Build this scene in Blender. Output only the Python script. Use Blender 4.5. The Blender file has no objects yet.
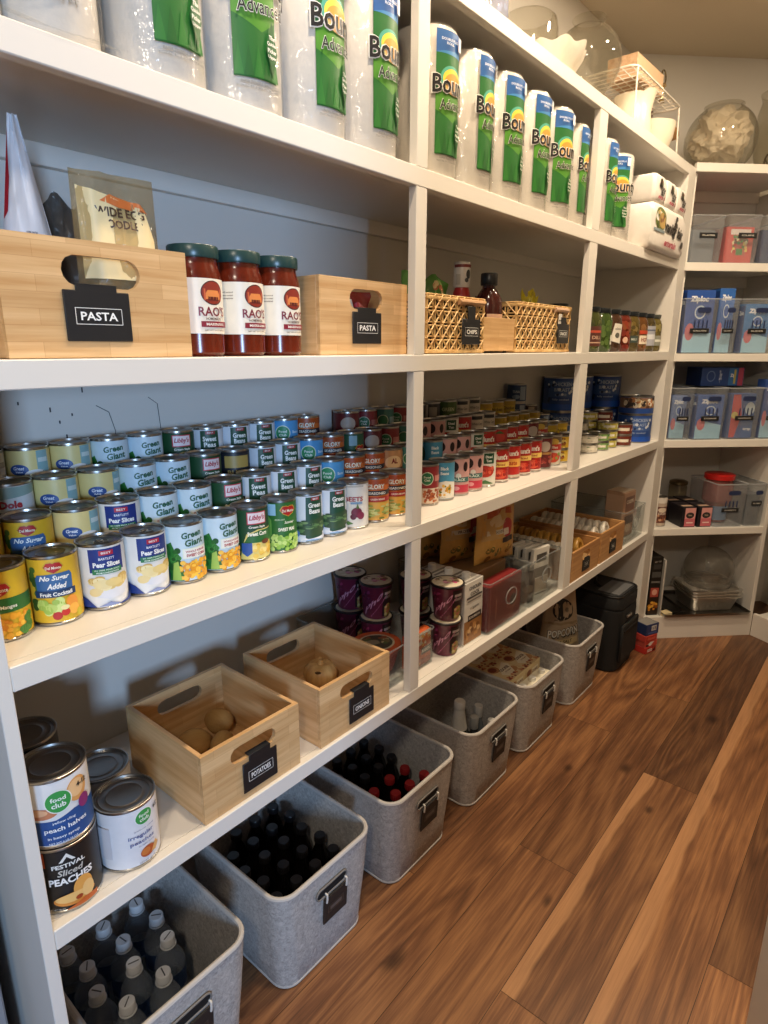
import bpy, bmesh, math, random
from mathutils import Vector, Matrix
random.seed(7)
PI = math.pi
SC = bpy.context.scene
COL = SC.collection

# ------------------------------------------------------------------ materials
_m = {}
def lin(c):
    return tuple(((x/12.92) if x <= .04045 else ((x+.055)/1.055)**2.4) for x in c)
def hexc(h):
    h = h.lstrip('#')
    return lin(tuple(int(h[i:i+2], 16)/255 for i in (0, 2, 4)))
def newmat(name):
    m = bpy.data.materials.new(name); m.use_nodes = True
    nt = m.node_tree
    return m, nt, nt.nodes['Principled BSDF'], nt.nodes['Material Output']
def N(nt, t, **k):
    n = nt.nodes.new(t)
    for a, b in k.items():
        setattr(n, a, b)
    return n
def paint(h, rough=.42, metal=0.0, var=.06, spec=.5, scale=60, bump=0):
    """plain coloured surface with a slight procedural mottling"""
    key = ('p', h, rough, metal, var, bump)
    if key in _m: return _m[key]
    m, nt, b, o = newmat('paint_'+h.lstrip('#'))
    c = hexc(h)
    no = N(nt, 'ShaderNodeTexNoise'); no.inputs['Scale'].default_value = scale; no.inputs['Detail'].default_value = 2
    tc = N(nt, 'ShaderNodeTexCoord'); nt.links.new(tc.outputs['Object'], no.inputs['Vector'])
    mx = N(nt, 'ShaderNodeMix', data_type='RGBA')
    mx.inputs['A'].default_value = (*[x*(1-var) for x in c], 1)
    mx.inputs['B'].default_value = (*[min(1, x*(1+var)) for x in c], 1)
    nt.links.new(no.outputs['Fac'], mx.inputs['Factor'])
    nt.links.new(mx.outputs['Result'], b.inputs['Base Color'])
    b.inputs['Roughness'].default_value = rough; b.inputs['Metallic'].default_value = metal
    b.inputs['Specular IOR Level'].default_value = spec
    if bump:
        bp = N(nt, 'ShaderNodeBump'); bp.inputs['Strength'].default_value = bump; bp.inputs['Distance'].default_value = .002
        nt.links.new(no.outputs['Fac'], bp.inputs['Height']); nt.links.new(bp.outputs['Normal'], b.inputs['Normal'])
    _m[key] = m
    return m
def wood(name, dark, light, axis='X', rough=.45, sc=1.0, blocks=0):
    if name in _m: return _m[name]
    m, nt, b, o = newmat(name)
    tc = N(nt, 'ShaderNodeTexCoord'); mp = N(nt, 'ShaderNodeMapping')
    s = {'X': (3, 60, 60), 'Y': (60, 3, 60), 'Z': (60, 60, 3)}[axis]
    mp.inputs['Scale'].default_value = tuple(x*sc for x in s)
    nt.links.new(tc.outputs['Object'], mp.inputs['Vector'])
    n1 = N(nt, 'ShaderNodeTexNoise'); n1.inputs['Scale'].default_value = 1.2; n1.inputs['Detail'].default_value = 5; n1.inputs['Roughness'].default_value = .6
    nt.links.new(mp.outputs['Vector'], n1.inputs['Vector'])
    r = N(nt, 'ShaderNodeValToRGB')
    r.color_ramp.elements[0].position = .3; r.color_ramp.elements[0].color = (*hexc(dark), 1)
    r.color_ramp.elements[1].position = .68; r.color_ramp.elements[1].color = (*hexc(light), 1)
    nt.links.new(n1.outputs['Fac'], r.inputs['Fac'])
    out = r.outputs['Color']
    if blocks:
        mp2 = N(nt, 'ShaderNodeMapping'); mp2.inputs['Rotation'].default_value = (PI/2, 0, 0)
        nt.links.new(tc.outputs['Object'], mp2.inputs['Vector'])
        br = N(nt, 'ShaderNodeTexBrick'); br.inputs['Scale'].default_value = 1
        br.inputs['Brick Width'].default_value = .09; br.inputs['Row Height'].default_value = .021; br.inputs['Mortar Size'].default_value = .0004
        br.inputs['Color1'].default_value = (1, 1, 1, 1); br.inputs['Color2'].default_value = (.80, .76, .7, 1); br.inputs['Mortar'].default_value = (.7, .6, .5, 1)
        nt.links.new(mp2.outputs['Vector'], br.inputs['Vector'])
        mu = N(nt, 'ShaderNodeMix', data_type='RGBA', blend_type='MULTIPLY'); mu.inputs['Factor'].default_value = .75
        nt.links.new(out, mu.inputs['A']); nt.links.new(br.outputs['Color'], mu.inputs['B'])
        out = mu.outputs['Result']
    nt.links.new(out, b.inputs['Base Color'])
    b.inputs['Roughness'].default_value = rough
    _m[name] = m
    return m
def clear(name, tint='#ffffff', rough=.05, gloss=.5, op=0.0, opc='#dddddd', wav=0):
    """thin clear sheet: transparent with a fresnel sheen, OP = share of milky scatter"""
    if name in _m: return _m[name]
    m, nt, b, o = newmat(name); nt.nodes.remove(b)
    tr = N(nt, 'ShaderNodeBsdfTransparent'); tr.inputs['Color'].default_value = (*hexc(tint), 1)
    gl = N(nt, 'ShaderNodeBsdfGlossy'); gl.inputs['Roughness'].default_value = rough
    fr = N(nt, 'ShaderNodeLayerWeight'); fr.inputs['Blend'].default_value = .5
    pw = N(nt, 'ShaderNodeMath', operation='POWER'); pw.inputs[1].default_value = 4
    nt.links.new(fr.outputs['Facing'], pw.inputs[0])
    mul = N(nt, 'ShaderNodeMath', operation='MULTIPLY_ADD'); mul.inputs[1].default_value = gloss*.55; mul.inputs[2].default_value = gloss*.045
    nt.links.new(pw.outputs[0], mul.inputs[0])
    if wav:
        no = N(nt, 'ShaderNodeTexNoise'); no.inputs['Scale'].default_value = wav; no.inputs['Detail'].default_value = 3
        tc = N(nt, 'ShaderNodeTexCoord'); nt.links.new(tc.outputs['Object'], no.inputs['Vector'])
        bp = N(nt, 'ShaderNodeBump'); bp.inputs['Strength'].default_value = .6; bp.inputs['Distance'].default_value = .01
        nt.links.new(no.outputs['Fac'], bp.inputs['Height']); nt.links.new(bp.outputs['Normal'], gl.inputs['Normal'])
    m1 = N(nt, 'ShaderNodeMixShader'); nt.links.new(mul.outputs[0], m1.inputs['Fac'])
    nt.links.new(tr.outputs[0], m1.inputs[1]); nt.links.new(gl.outputs[0], m1.inputs[2])
    last = m1
    if op:
        df = N(nt, 'ShaderNodeBsdfDiffuse'); df.inputs['Color'].default_value = (*hexc(opc), 1)
        tl = N(nt, 'ShaderNodeBsdfTranslucent'); tl.inputs['Color'].default_value = (*hexc(opc), 1)
        md = N(nt, 'ShaderNodeMixShader'); md.inputs['Fac'].default_value = .4
        nt.links.new(df.outputs[0], md.inputs[1]); nt.links.new(tl.outputs[0], md.inputs[2])
        m2 = N(nt, 'ShaderNodeMixShader'); m2.inputs['Fac'].default_value = op
        nt.links.new(m1.outputs[0], m2.inputs[1]); nt.links.new(md.outputs[0], m2.inputs[2]); last = m2
    nt.links.new(last.outputs[0], o.inputs['Surface'])
    _m[name] = m
    return m
def felt():
    if 'felt' in _m: return _m['felt']
    m, nt, b, o = newmat('felt')
    tc = N(nt, 'ShaderNodeTexCoord')
    n1 = N(nt, 'ShaderNodeTexNoise'); n1.inputs['Scale'].default_value = 95; n1.inputs['Detail'].default_value = 6; n1.inputs['Roughness'].default_value = .75; n1.inputs['Distortion'].default_value = 1.2
    nt.links.new(tc.outputs['Object'], n1.inputs['Vector'])
    r = N(nt, 'ShaderNodeValToRGB')
    r.color_ramp.elements[0].position = .32; r.color_ramp.elements[0].color = (*hexc('#8f8a86'), 1)
    r.color_ramp.elements[1].position = .66; r.color_ramp.elements[1].color = (*hexc('#c9c4be'), 1)
    nt.links.new(n1.outputs['Fac'], r.inputs['Fac']); nt.links.new(r.outputs['Color'], b.inputs['Base Color'])
    b.inputs['Roughness'].default_value = .95; b.inputs['Specular IOR Level'].default_value = .1
    bp = N(nt, 'ShaderNodeBump'); bp.inputs['Strength'].default_value = .35; bp.inputs['Distance'].default_value = .002
    nt.links.new(n1.outputs['Fac'], bp.inputs['Height']); nt.links.new(bp.outputs['Normal'], b.inputs['Normal'])
    _m['felt'] = m
    return m
STEEL = paint('#b9b6b0', .28, 1.0, .05)
STEELD = paint('#8c8a88', .34, 1.0, .08)
WHITE = paint('#e4dfd6', .4, var=.015, scale=9)       # shelf paint
BLACK = paint('#141414', .5)
BAMB = wood('bamboo', '#c89a64', '#e4c08e', 'X', blocks=1)
BAMBY = wood('bamboo_side', '#c3955f', '#e0b987', 'Y')

# ------------------------------------------------------------------ mesh builder
class MB:
    def __init__(s): s.v = []; s.f = []; s.m = []; s.mats = []
    def mi(s, mat):
        if mat not in s.mats: s.mats.append(mat)
        return s.mats.index(mat)
    def add(s, vs, fs, mat):
        b = len(s.v); i = s.mi(mat)
        s.v.extend(tuple(v) for v in vs)
        for f in fs: s.f.append(tuple(b+k for k in f)); s.m.append(i)
        return s
    def bm(s, bm_, mat):
        bm_.verts.index_update()
        s.add([v.co[:] for v in bm_.verts], [[v.index for v in f.verts] for f in bm_.faces], mat); bm_.free(); return s
    def box(s, x0, x1, y0, y1, z0, z1, mat, bev=.0, seg=1):
        b = bmesh.new(); bmesh.ops.create_cube(b, size=1)
        for v in b.verts: v.co = Vector(((x0+x1)/2+v.co.x*(x1-x0), (y0+y1)/2+v.co.y*(y1-y0), (z0+z1)/2+v.co.z*(z1-z0)))
        if bev: bmesh.ops.bevel(b, geom=b.edges[:], offset=bev, segments=seg, affect='EDGES', profile=.5)
        return s.bm(b, mat)
    def lathe(s, prof, mat, n=32, c=(0, 0), cap0=True, cap1=True, sq=0):
        vs = []; fs = []
        for r, z in prof:
            for k in range(n):
                a = 2*PI*k/n; vs.append((c[0]+r*math.cos(a), c[1]+r*math.sin(a), z))
        for i in range(len(prof)-1):
            for k in range(n):
                fs.append((i*n+k, i*n+(k+1) % n, (i+1)*n+(k+1) % n, (i+1)*n+k))
        if cap0 and prof[0][0] > 1e-6: fs.append(tuple(reversed(range(n))))
        if cap1 and prof[-1][0] > 1e-6: fs.append(tuple((len(prof)-1)*n+k for k in range(n)))
        return s.add(vs, fs, mat)
    def tube(s, pts, r, mat, n=8, closed=False):
        P = [Vector(p) for p in pts]; vs = []; fs = []; L = len(P); up = None
        for i, p in enumerate(P):
            a = P[i-1] if (i or closed) else p; b = P[(i+1) % L] if (i < L-1 or closed) else p
            t = (b-a).normalized()
            if up is None: up = Vector((0, 0, 1)) if abs(t.z) < .9 else Vector((1, 0, 0))
            x = up-t*up.dot(t)
            if x.length < 1e-4: x = Vector((1, .2, .1)).cross(t)
            x.normalize(); up = x; y = t.cross(x)
            rr = r[i] if isinstance(r, (list, tuple)) else r
            for k in range(n):
                an = 2*PI*k/n; vs.append(p+(x*math.cos(an)+y*math.sin(an))*rr)
        for i in range(L if closed else L-1):
            for k in range(n):
                j = (i+1) % L; fs.append((i*n+k, i*n+(k+1) % n, j*n+(k+1) % n, j*n+k))
        if not closed: fs.append(tuple(reversed(range(n)))); fs.append(tuple((L-1)*n+k for k in range(n)))
        return s.add(vs, fs, mat)
    def loft(s, loops, mat, cap0=True, cap1=True):
        n = len(loops[0]); vs = [p for l in loops for p in l]; fs = []
        for i in range(len(loops)-1):
            for k in range(n): fs.append((i*n+k, i*n+(k+1) % n, (i+1)*n+(k+1) % n, (i+1)*n+k))
        if cap0: fs.append(tuple(reversed(range(n))))
        if cap1: fs.append(tuple((len(loops)-1)*n+k for k in range(n)))
        return s.add(vs, fs, mat)
    def prism(s, poly, z0, z1, mat):
        return s.loft([[(x, y, z0) for x, y in poly], [(x, y, z1) for x, y in poly]], mat)
def obj(name, mb, parent=None, loc=(0, 0, 0), rz=0, smooth=40):
    me = bpy.data.meshes.new(name); me.from_pydata(mb.v, [], mb.f)
    for m in mb.mats: me.materials.append(m)
    me.polygons.foreach_set('material_index', mb.m)
    if smooth:
        me.polygons.foreach_set('use_smooth', [True]*len(mb.f)); me.set_sharp_from_angle(angle=math.radians(smooth))
    me.update()
    o = bpy.data.objects.new(name, me); COL.objects.link(o)
    o.location = loc; o.rotation_euler = (0, 0, rz)
    if parent: o.parent = parent
    return o
def root(name, loc=(0, 0, 0), rz=0):
    o = bpy.data.objects.new(name, None); COL.objects.link(o); o.location = loc; o.rotation_euler = (0, 0, rz); o.empty_display_size = .05
    return o
def tag(o, label=None, cat=None, group=None, kind=None):
    if label: o['label'] = label
    if cat: o['category'] = cat
    if group: o['group'] = group
    if kind: o['kind'] = kind
    return o
def dup(o, parent=None):
    c = o.copy(); COL.objects.link(c)
    if parent: c.parent = parent
    for ch in o.children: dup(ch, c)
    return c
def structure(name, mb, smooth=0):
    return tag(obj(name, mb, smooth=smooth), kind='structure')
_used = set()
def place(proto, x, y, z, rz, label, cat, group=None):
    """first use moves the prototype itself, later uses are copies"""
    o = proto if proto.name not in _used else dup(proto)
    _used.add(proto.name); _used.add(o.name)
    o.location = (x, y, z); o.rotation_euler = (0, 0, rz)
    for k in ('group',):
        if k in o: del o[k]
    return tag(o, label, cat, group)
R90 = PI/2      # left unit: local -Y (front) looks along +x, local X runs along +y
Q = math.sqrt(.5)
O2 = (0.0, 3.095)
def RU(s, dep, z): return (O2[0]+s*Q-dep*Q, O2[1]+s*Q+dep*Q, z)
R45 = PI/4

# ------------------------------------------------------------------ lettering and label art
_tx = {}
def text2d(s, bold=.0, shear=0.0):
    k = (s, bold, shear)
    if k in _tx: return _tx[k]
    cu = bpy.data.curves.new('t', 'FONT'); cu.body = s; cu.size = 1; cu.offset = bold; cu.shear = shear; cu.resolution_u = 2; cu.align_x = 'CENTER'; cu.fill_mode = 'FRONT'
    o = bpy.data.objects.new('t', cu); COL.objects.link(o)
    dg = bpy.context.evaluated_depsgraph_get(); dg.update()
    me = bpy.data.meshes.new_from_object(o.evaluated_get(dg))
    vs = [(v.co.x, v.co.y) for v in me.vertices]; fs = [tuple(p.vertices) for p in me.polygons]
    bpy.data.objects.remove(o); bpy.data.meshes.remove(me); bpy.data.curves.remove(cu)
    xs = [v[0] for v in vs] or [0]; ys = [v[1] for v in vs] or [0]
    w = (max(xs)-min(xs)) or 1; h = (max(ys)-min(ys)) or 1
    vs = [((x-min(xs))/w-.5, (y-min(ys))/h-.5) for x, y in vs]
    _tx[k] = (vs, fs)
    return _tx[k]
def cyl(R, z0=0.0):
    f = lambda u, v, l: ((R+l)*math.sin(u/R), -(R+l)*math.cos(u/R), z0+v)
    f.R = R
    return f
def cone(prof, z0=0.0):
    """map onto a lathe whose radius at height v is prof(v)"""
    def f(u, v, l):
        r = prof(v)
        return ((r+l)*math.sin(u/r), -(r+l)*math.cos(u/r), z0+v)
    f.R = prof(.02)
    return f
def front(y=0.0, x0=0.0, z0=0.0):
    f = lambda u, v, l: (x0+u, y-l, z0+v); f.R = None; return f
def left(x=0.0, y0=0.0, z0=0.0):
    f = lambda u, v, l: (x-l, y0-u, z0+v); f.R = None; return f
def topf(z=0.0, x0=0.0, y0=0.0):
    f = lambda u, v, l: (x0+u, y0+v, z+l); f.R = None; return f
MM = .001
def poly_at(P, u):
    ys = []
    for i in range(len(P)):
        a, b = P[i], P[(i+1) % len(P)]
        if a[0] == b[0]:
            if abs(a[0]-u) < 1e-9: ys += [a[1], b[1]]
            continue
        t = (u-a[0])/(b[0]-a[0])
        if -1e-9 <= t <= 1+1e-9: ys.append(a[1]+t*(b[1]-a[1]))
    return (min(ys), max(ys)) if ys else None
def art(mb, mp, items, l0=.0003, dl=.00012, step=7.0, rnd=None):
    """items in millimetres: r(ect) e(llipse) p(olygon) t(ext) s(catter)"""
    rnd = rnd or random.Random(3); lay = l0
    R = mp.R
    def strip(us, fn, mat, l):
        vs = []; fs = []
        for u in us:
            a, b = fn(u); vs += [mp(u*MM, a*MM, l), mp(u*MM, b*MM, l)]
        for i in range(len(us)-1): fs.append((2*i, 2*i+2, 2*i+3, 2*i+1))
        mb.add(vs, fs, mat)
    def lins(a, b, n): return [a+(b-a)*i/n for i in range(n+1)]
    def elli(cu, cv, ru, rv, mat, l, n=10, rot=0):
        us = [cu-ru*math.cos(PI*i/n) for i in range(n+1)]
        strip(us, lambda u: (lambda d: (cv-d, cv+d))(rv*math.sqrt(max(0, 1-((u-cu)/ru)**2))), mat, l)
    for it in items:
        k = it[0]; lay += dl
        if k == 'r':
            _, u0, u1, v0, v1, c = it[:6]; mat = paint(c)
            strip(lins(u0, u1, max(1, int(abs(u1-u0)/step)+1)) if R else [u0, u1], lambda u: (v0, v1), mat, lay)
        elif k == 'e':
            _, cu, cv, ru, rv, c = it[:6]; elli(cu, cv, ru, rv, paint(c), lay, 14 if ru > 6 else 8)
        elif k == 'p':
            _, P, c = it[:3]; us = sorted({p[0] for p in P}); xs = []
            for a, b in zip(us, us[1:]): xs += lins(a, b, max(1, int((b-a)/4)+1) if R else 1)[:-1]
            xs.append(us[-1]); strip(xs, lambda u: poly_at(P, u) or (0, 0), paint(c), lay)
        elif k == 's':
            _, u0, u1, v0, v1, n, r, cols = it[:8]; asp = it[8] if len(it) > 8 else 1.0
            pal = [paint(c) for c in cols]
            for i in range(n):
                rr = r*rnd.uniform(.75, 1.2); elli(rnd.uniform(u0, u1), rnd.uniform(v0, v1), rr, rr*asp*rnd.uniform(.8, 1.15), pal[i % len(pal)], lay+i*6e-6, 6)
            lay += n*6e-6
        elif k == 't':
            _, s, cu, cv, w, h, c = it[:7]; o = it[7] if len(it) > 7 else {}
            vs, fs = text2d(s, o.get('b', .02), o.get('sh', 0)); g = o.get('rise', 0)
            P = [((cu+x*w), (cv+y*h+g*x*w)) for x, y in vs]
            l = lay
            if R:
                mx = max((max(abs(P[f[i]][0]-P[f[i-1]][0]) for i in range(len(f))) for f in fs), default=0)*MM
                l += mx*mx/(8*R)
            mb.add([mp(x*MM, y*MM, l) for x, y in P], fs, paint(c)); lay = max(lay, l)
    return mb
def T(s, cu, cv, w, h, c, **o): return ('t', s, cu, cv, w, h, c, o)
# ------------------------------------------------------------------ heights of the shelves (tops) and the room
S2, S3, S4, S5, S6 = .594, 1.036, 1.434, 1.812, 2.185
FT = .037; ST = .018          # rail height, shelf thickness
XB = -.40                     # wall behind the shelves
CEIL = 2.77
Y0, Y1 = .2344, 3.0           # outer face of the left side panel, inner face of the far panel

# floor: walnut planks, one mesh
def floor_mat():
    m, nt, b, o = newmat('walnut_planks')
    uv = N(nt, 'ShaderNodeUVMap'); uv.uv_map = 'plank'
    at = N(nt, 'ShaderNodeVertexColor'); at.layer_name = 'tone'
    sp = N(nt, 'ShaderNodeSeparateColor'); nt.links.new(at.outputs['Color'], sp.inputs[0])
    su = N(nt, 'ShaderNodeSeparateXYZ'); nt.links.new(uv.outputs['UV'], su.inputs[0])
    def mapn(sx, sy):
        mp = N(nt, 'ShaderNodeMapping'); mp.inputs['Scale'].default_value = (sx, sy, 1); nt.links.new(uv.outputs['UV'], mp.inputs['Vector']); return mp.outputs['Vector']
    def math_(op, a, b_=None, c=None):
        n = N(nt, 'ShaderNodeMath', operation=op)
        for i, x in enumerate((a, b_, c)):
            if x is None: continue
            if isinstance(x, (int, float)): n.inputs[i].default_value = x
            else: nt.links.new(x, n.inputs[i])
        return n.outputs[0]
    def noise(vec, sc, det, dist=0, rough=.5):
        n = N(nt, 'ShaderNodeTexNoise'); n.inputs['Scale'].default_value = sc; n.inputs['Detail'].default_value = det; n.inputs['Distortion'].default_value = dist; n.inputs['Roughness'].default_value = rough
        nt.links.new(vec, n.inputs['Vector']); return n.outputs['Fac']
    big = noise(mapn(6, .62), 1.0, 2, .35)
    rings = math_('FRACT', math_('MULTIPLY', big, 11.0))          # cathedral grain from a stretched field
    rings = math_('ABSOLUTE', math_('SUBTRACT', rings, .5))
    fine = noise(mapn(160, 5), 1.0, 4, .3, .65)
    cloud = noise(mapn(5, 2.0), 1.0, 3, .4)
    g = math_('ADD', math_('MULTIPLY', rings, .44), math_('MULTIPLY', fine, .78))
    g = math_('ADD', g, math_('MULTIPLY', cloud, .55))
    ramp = N(nt, 'ShaderNodeValToRGB'); e = ramp.color_ramp.elements
    e[0].position = .42; e[0].color = (*hexc('#4c3324'), 1); e[1].position = 1.0; e[1].color = (*hexc('#a67a54'), 1)
    x = e.new(.72); x.color = (*hexc('#7d573d'), 1)
    nt.links.new(g, ramp.inputs['Fac'])
    # plank tone
    tone = N(nt, 'ShaderNodeMix', data_type='RGBA', blend_type='MULTIPLY'); tone.inputs['Factor'].default_value = 1
    nt.links.new(ramp.outputs['Color'], tone.inputs['A'])
    tr = N(nt, 'ShaderNodeValToRGB'); te = tr.color_ramp.elements
    te[0].color = (.42, .40, .40, 1); te[1].color = (1.38, 1.26, 1.1, 1); nt.links.new(sp.outputs[0], tr.inputs['Fac'])
    nt.links.new(tr.outputs['Color'], tone.inputs['B'])
    # pale sapwood along the left edge of some planks
    wob = noise(mapn(2, 2.6), 1.0, 3)
    edge = math_('ADD', su.outputs[0], math_('MULTIPLY', math_('SUBTRACT', wob, .5), .06))
    lim = math_('MULTIPLY', sp.outputs[1], .052)
    sapr = N(nt, 'ShaderNodeMapRange', interpolation_type='SMOOTHSTEP'); sapr.inputs['From Min'].default_value = .005; sapr.inputs['From Max'].default_value = -.004
    nt.links.new(math_('ADD', math_('SUBTRACT', edge, lim), math_('MULTIPLY', math_('SUBTRACT', fine, .5), .012)), sapr.inputs['Value'])
    sap = math_('MULTIPLY', sapr.outputs['Result'], math_('GREATER_THAN', sp.outputs[1], .1))
    sm = N(nt, 'ShaderNodeMix', data_type='RGBA'); nt.links.new(math_('MULTIPLY', sap, math_('ADD', .30, math_('MULTIPLY', fine, .75))), sm.inputs['Factor'])
    nt.links.new(tone.outputs['Result'], sm.inputs['A']); sm.inputs['B'].default_value = (*hexc('#c08f64'), 1)
    # knots
    col = sm.outputs['Result']
    geo = N(nt, 'ShaderNodeNewGeometry')
    kn = noise(mapn(22, 9), 1.0, 4, 1.0)
    for kx, ky, kr in ((.117, .928, .055), (.14, 1.889, .035), (.30, 2.02, .05), (.46, 2.55, .05), (.43, 1.86, .028), (.33, 1.33, .03)):
        vs = N(nt, 'ShaderNodeVectorMath', operation='SUBTRACT'); nt.links.new(geo.outputs['Position'], vs.inputs[0]); vs.inputs[1].default_value = (kx, ky, 0)
        sc = N(nt, 'ShaderNodeVectorMath', operation='MULTIPLY'); nt.links.new(vs.outputs[0], sc.inputs[0]); sc.inputs[1].default_value = (1.7, 1, 1)
        ln = N(nt, 'ShaderNodeVectorMath', operation='LENGTH'); nt.links.new(sc.outputs[0], ln.inputs[0])
        dd = math_('ADD', ln.outputs['Value'], math_('MULTIPLY', kn, kr*.9))
        mr = N(nt, 'ShaderNodeMapRange', interpolation_type='SMOOTHSTEP'); mr.inputs['From Min'].default_value = kr*1.5; mr.inputs['From Max'].default_value = kr*.5
        nt.links.new(dd, mr.inputs['Value'])
        mk = N(nt, 'ShaderNodeMix', data_type='RGBA'); nt.links.new(math_('MULTIPLY', mr.outputs['Result'], .8), mk.inputs['Factor'])
        nt.links.new(col, mk.inputs['A']); mk.inputs['B'].default_value = (*hexc('#2c1a12'), 1); col = mk.outputs['Result']
    nt.links.new(col, b.inputs['Base Color'])
    b.inputs['Roughness'].default_value = .36; b.inputs['Specular IOR Level'].default_value = .4
    bp = N(nt, 'ShaderNodeBump'); bp.inputs['Strength'].default_value = .12; bp.inputs['Distance'].default_value = .002
    nt.links.new(fine, bp.inputs['Height']); nt.links.new(bp.outputs['Normal'], b.inputs['Normal'])
    return m
def build_floor():
    W = .1775; rnd = random.Random(11)
    known = {0: [(-1.6, .30, .62, 0), (.30, 2.2, .50, 0), (2.2, 4.3, .58, 0)],
             1: [(-1.6, 1.46, .52, 0), (1.46, 2.62, .34, 0), (2.62, 4.3, .55, 0)],
             2: [(-1.6, 1.033, .60, 0), (1.033, 2.04, .40, .62), (2.04, 4.3, .12, 0)],
             3: [(-1.6, -.3, .5, 0), (-.3, 3.3, .66, .75), (3.3, 4.3, .4, 0)],
             4: [(-1.6, 1.417, .85, 0), (1.417, 3.6, .30, 0), (3.6, 4.3, .5, 0)]}
    me = bpy.data.meshes.new('floor'); vs = []; fs = []; uvs = []; tn = []; mi = []
    for k in range(-5, 8):
        x0 = k*W; segs = known.get(k)
        if not segs:
            a = -1.6+rnd.uniform(0, .8); segs = [(-1.6, a, rnd.random()*.6+.2, 0)]
            while a < 4.3:
                b = min(4.3, a+rnd.uniform(.9, 1.8)); segs.append((a, b, rnd.random()*.6+.2, 0)); a = b
        for a, b, t, sap in segs:
            g = .0007; i = len(vs); ou, ov = rnd.uniform(0, 50), rnd.uniform(0, 50)
            vs += [(x0+g, a+g, 0), (x0+W-g, a+g, 0), (x0+W-g, b-g, 0), (x0+g, b-g, 0)]
            fs.append((i, i+1, i+2, i+3)); mi.append(0)
            for u, v in ((0, a), (W, a), (W, b), (0, b)): uvs.append((u if sap else u+ou, v+ov)); tn.append((t, sap, 0, 1))
    i = len(vs)
    vs += [(-.95, -1.6, -.002), (1.45, -1.6, -.002), (1.45, 4.3, -.002), (-.95, 4.3, -.002)]; fs.append((i, i+1, i+2, i+3)); mi.append(1)
    uvs += [(0, 0)]*4; tn += [(0, 0, 0, 1)]*4
    me.from_pydata(vs, [], fs); me.materials.append(floor_mat()); me.materials.append(paint('#2a1a12')); me.polygons.foreach_set('material_index', mi)
    ul = me.uv_layers.new(name='plank')
    for j, u in enumerate(uvs): ul.data[j].uv = u
    cl = me.color_attributes.new('tone', 'FLOAT_COLOR', 'CORNER')
    for j, c in enumerate(tn): cl.data[j].color = c
    o = bpy.data.objects.new('floor', me); COL.objects.link(o); tag(o, kind='structure')
build_floor()

WALLP = paint('#d9d5cd', .6, var=.02, scale=6)
CEILP = paint('#c9bda8', .7, var=.02, scale=5)
def wallslab(name, a, b, z0, z1, t=.06, mat=None):
    """vertical slab from a to b (plan points), thickness to the left of a->b"""
    d = Vector((b[0]-a[0], b[1]-a[1])).normalized(); n = Vector((-d.y, d.x))*t
    mb = MB(); mb.prism([a, b, (b[0]+n.x, b[1]+n.y), (a[0]+n.x, a[1]+n.y)], z0, z1, mat or WALLP)
    return structure(name, mb)
DB = .42
wb0 = RU(0, DB, 0); ycor = wb0[1]-(wb0[0]-XB)           # corner of left wall and diagonal wall
wallslab('wall_left', (XB, -.2), (XB, ycor), 0, CEIL)
wbe = RU(.95, DB, 0)
wallslab('wall_back', (XB, ycor), (wbe[0], wbe[1]), 0, CEIL)
wallslab('wall_far', (wbe[0], wbe[1]), (1.40, 3.32), 0, CEIL)
wallslab('wall_right', (1.36, 3.36), (1.36, .08), 0, CEIL, mat=paint('#7d7468', .7, var=.1))  # unseen wall, dark colour and near end chosen to limit bounce and daylight
mb = MB(); mb.prism([(.8115, 1.275), (1.0, 1.12), (1.355, 1.22), (1.355, 1.5), (.87, 1.33)], 0, CEIL, paint('#d9cfbd', .5, var=.02)); structure('wall_door_side', mb)
mb = MB(); mb.box(-.95, 1.5, -1.6, 4.4, CEIL, CEIL+.06, CEILP); structure('ceiling', mb)
mb = MB(); mb.box(-.95, -.115, -.03, .20, 0, CEIL, paint('#8f8f92', .6), .003); structure('shade_block_left', mb)  # unseen block, added to shade the outer face of the left panel
# thin wires hanging on the wall behind the cans
bl = paint('#2b2f36')
for P_, lab in (([(XB+.002, .60, 1.335), (XB+.002, .625, 1.32), (XB+.002, .635, 1.28), (XB+.002, .63, 1.25)], 'thin dark wire on the wall above the left cans, nearer the doorway'), ([(XB+.002, .715, 1.345), (XB+.002, .735, 1.33), (XB+.002, .74, 1.25)], 'thin dark wire on the wall above the left cans, farther from the doorway')):
    wm = MB(); wm.tube(P_, .0007, bl, 5); tag(obj('wall_wire', wm), lab, 'wire')
for px, pz, l in ((.372, 1.314, .006), (.455, 1.345, .006), (.51, 1.328, .009), (.525, 1.305, .006), (.55, 1.318, .005), (.535, 1.275, .008), (.575, 1.362, .010)):
    wm = MB(); wm.box(XB+.0002, XB+.0012, px, px+.0025, pz, pz+l, bl); tag(obj('nail', wm), 'small dark nail mark in the wall above the cans of the left bay', 'nail', 'nail marks above the cans')

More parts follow.
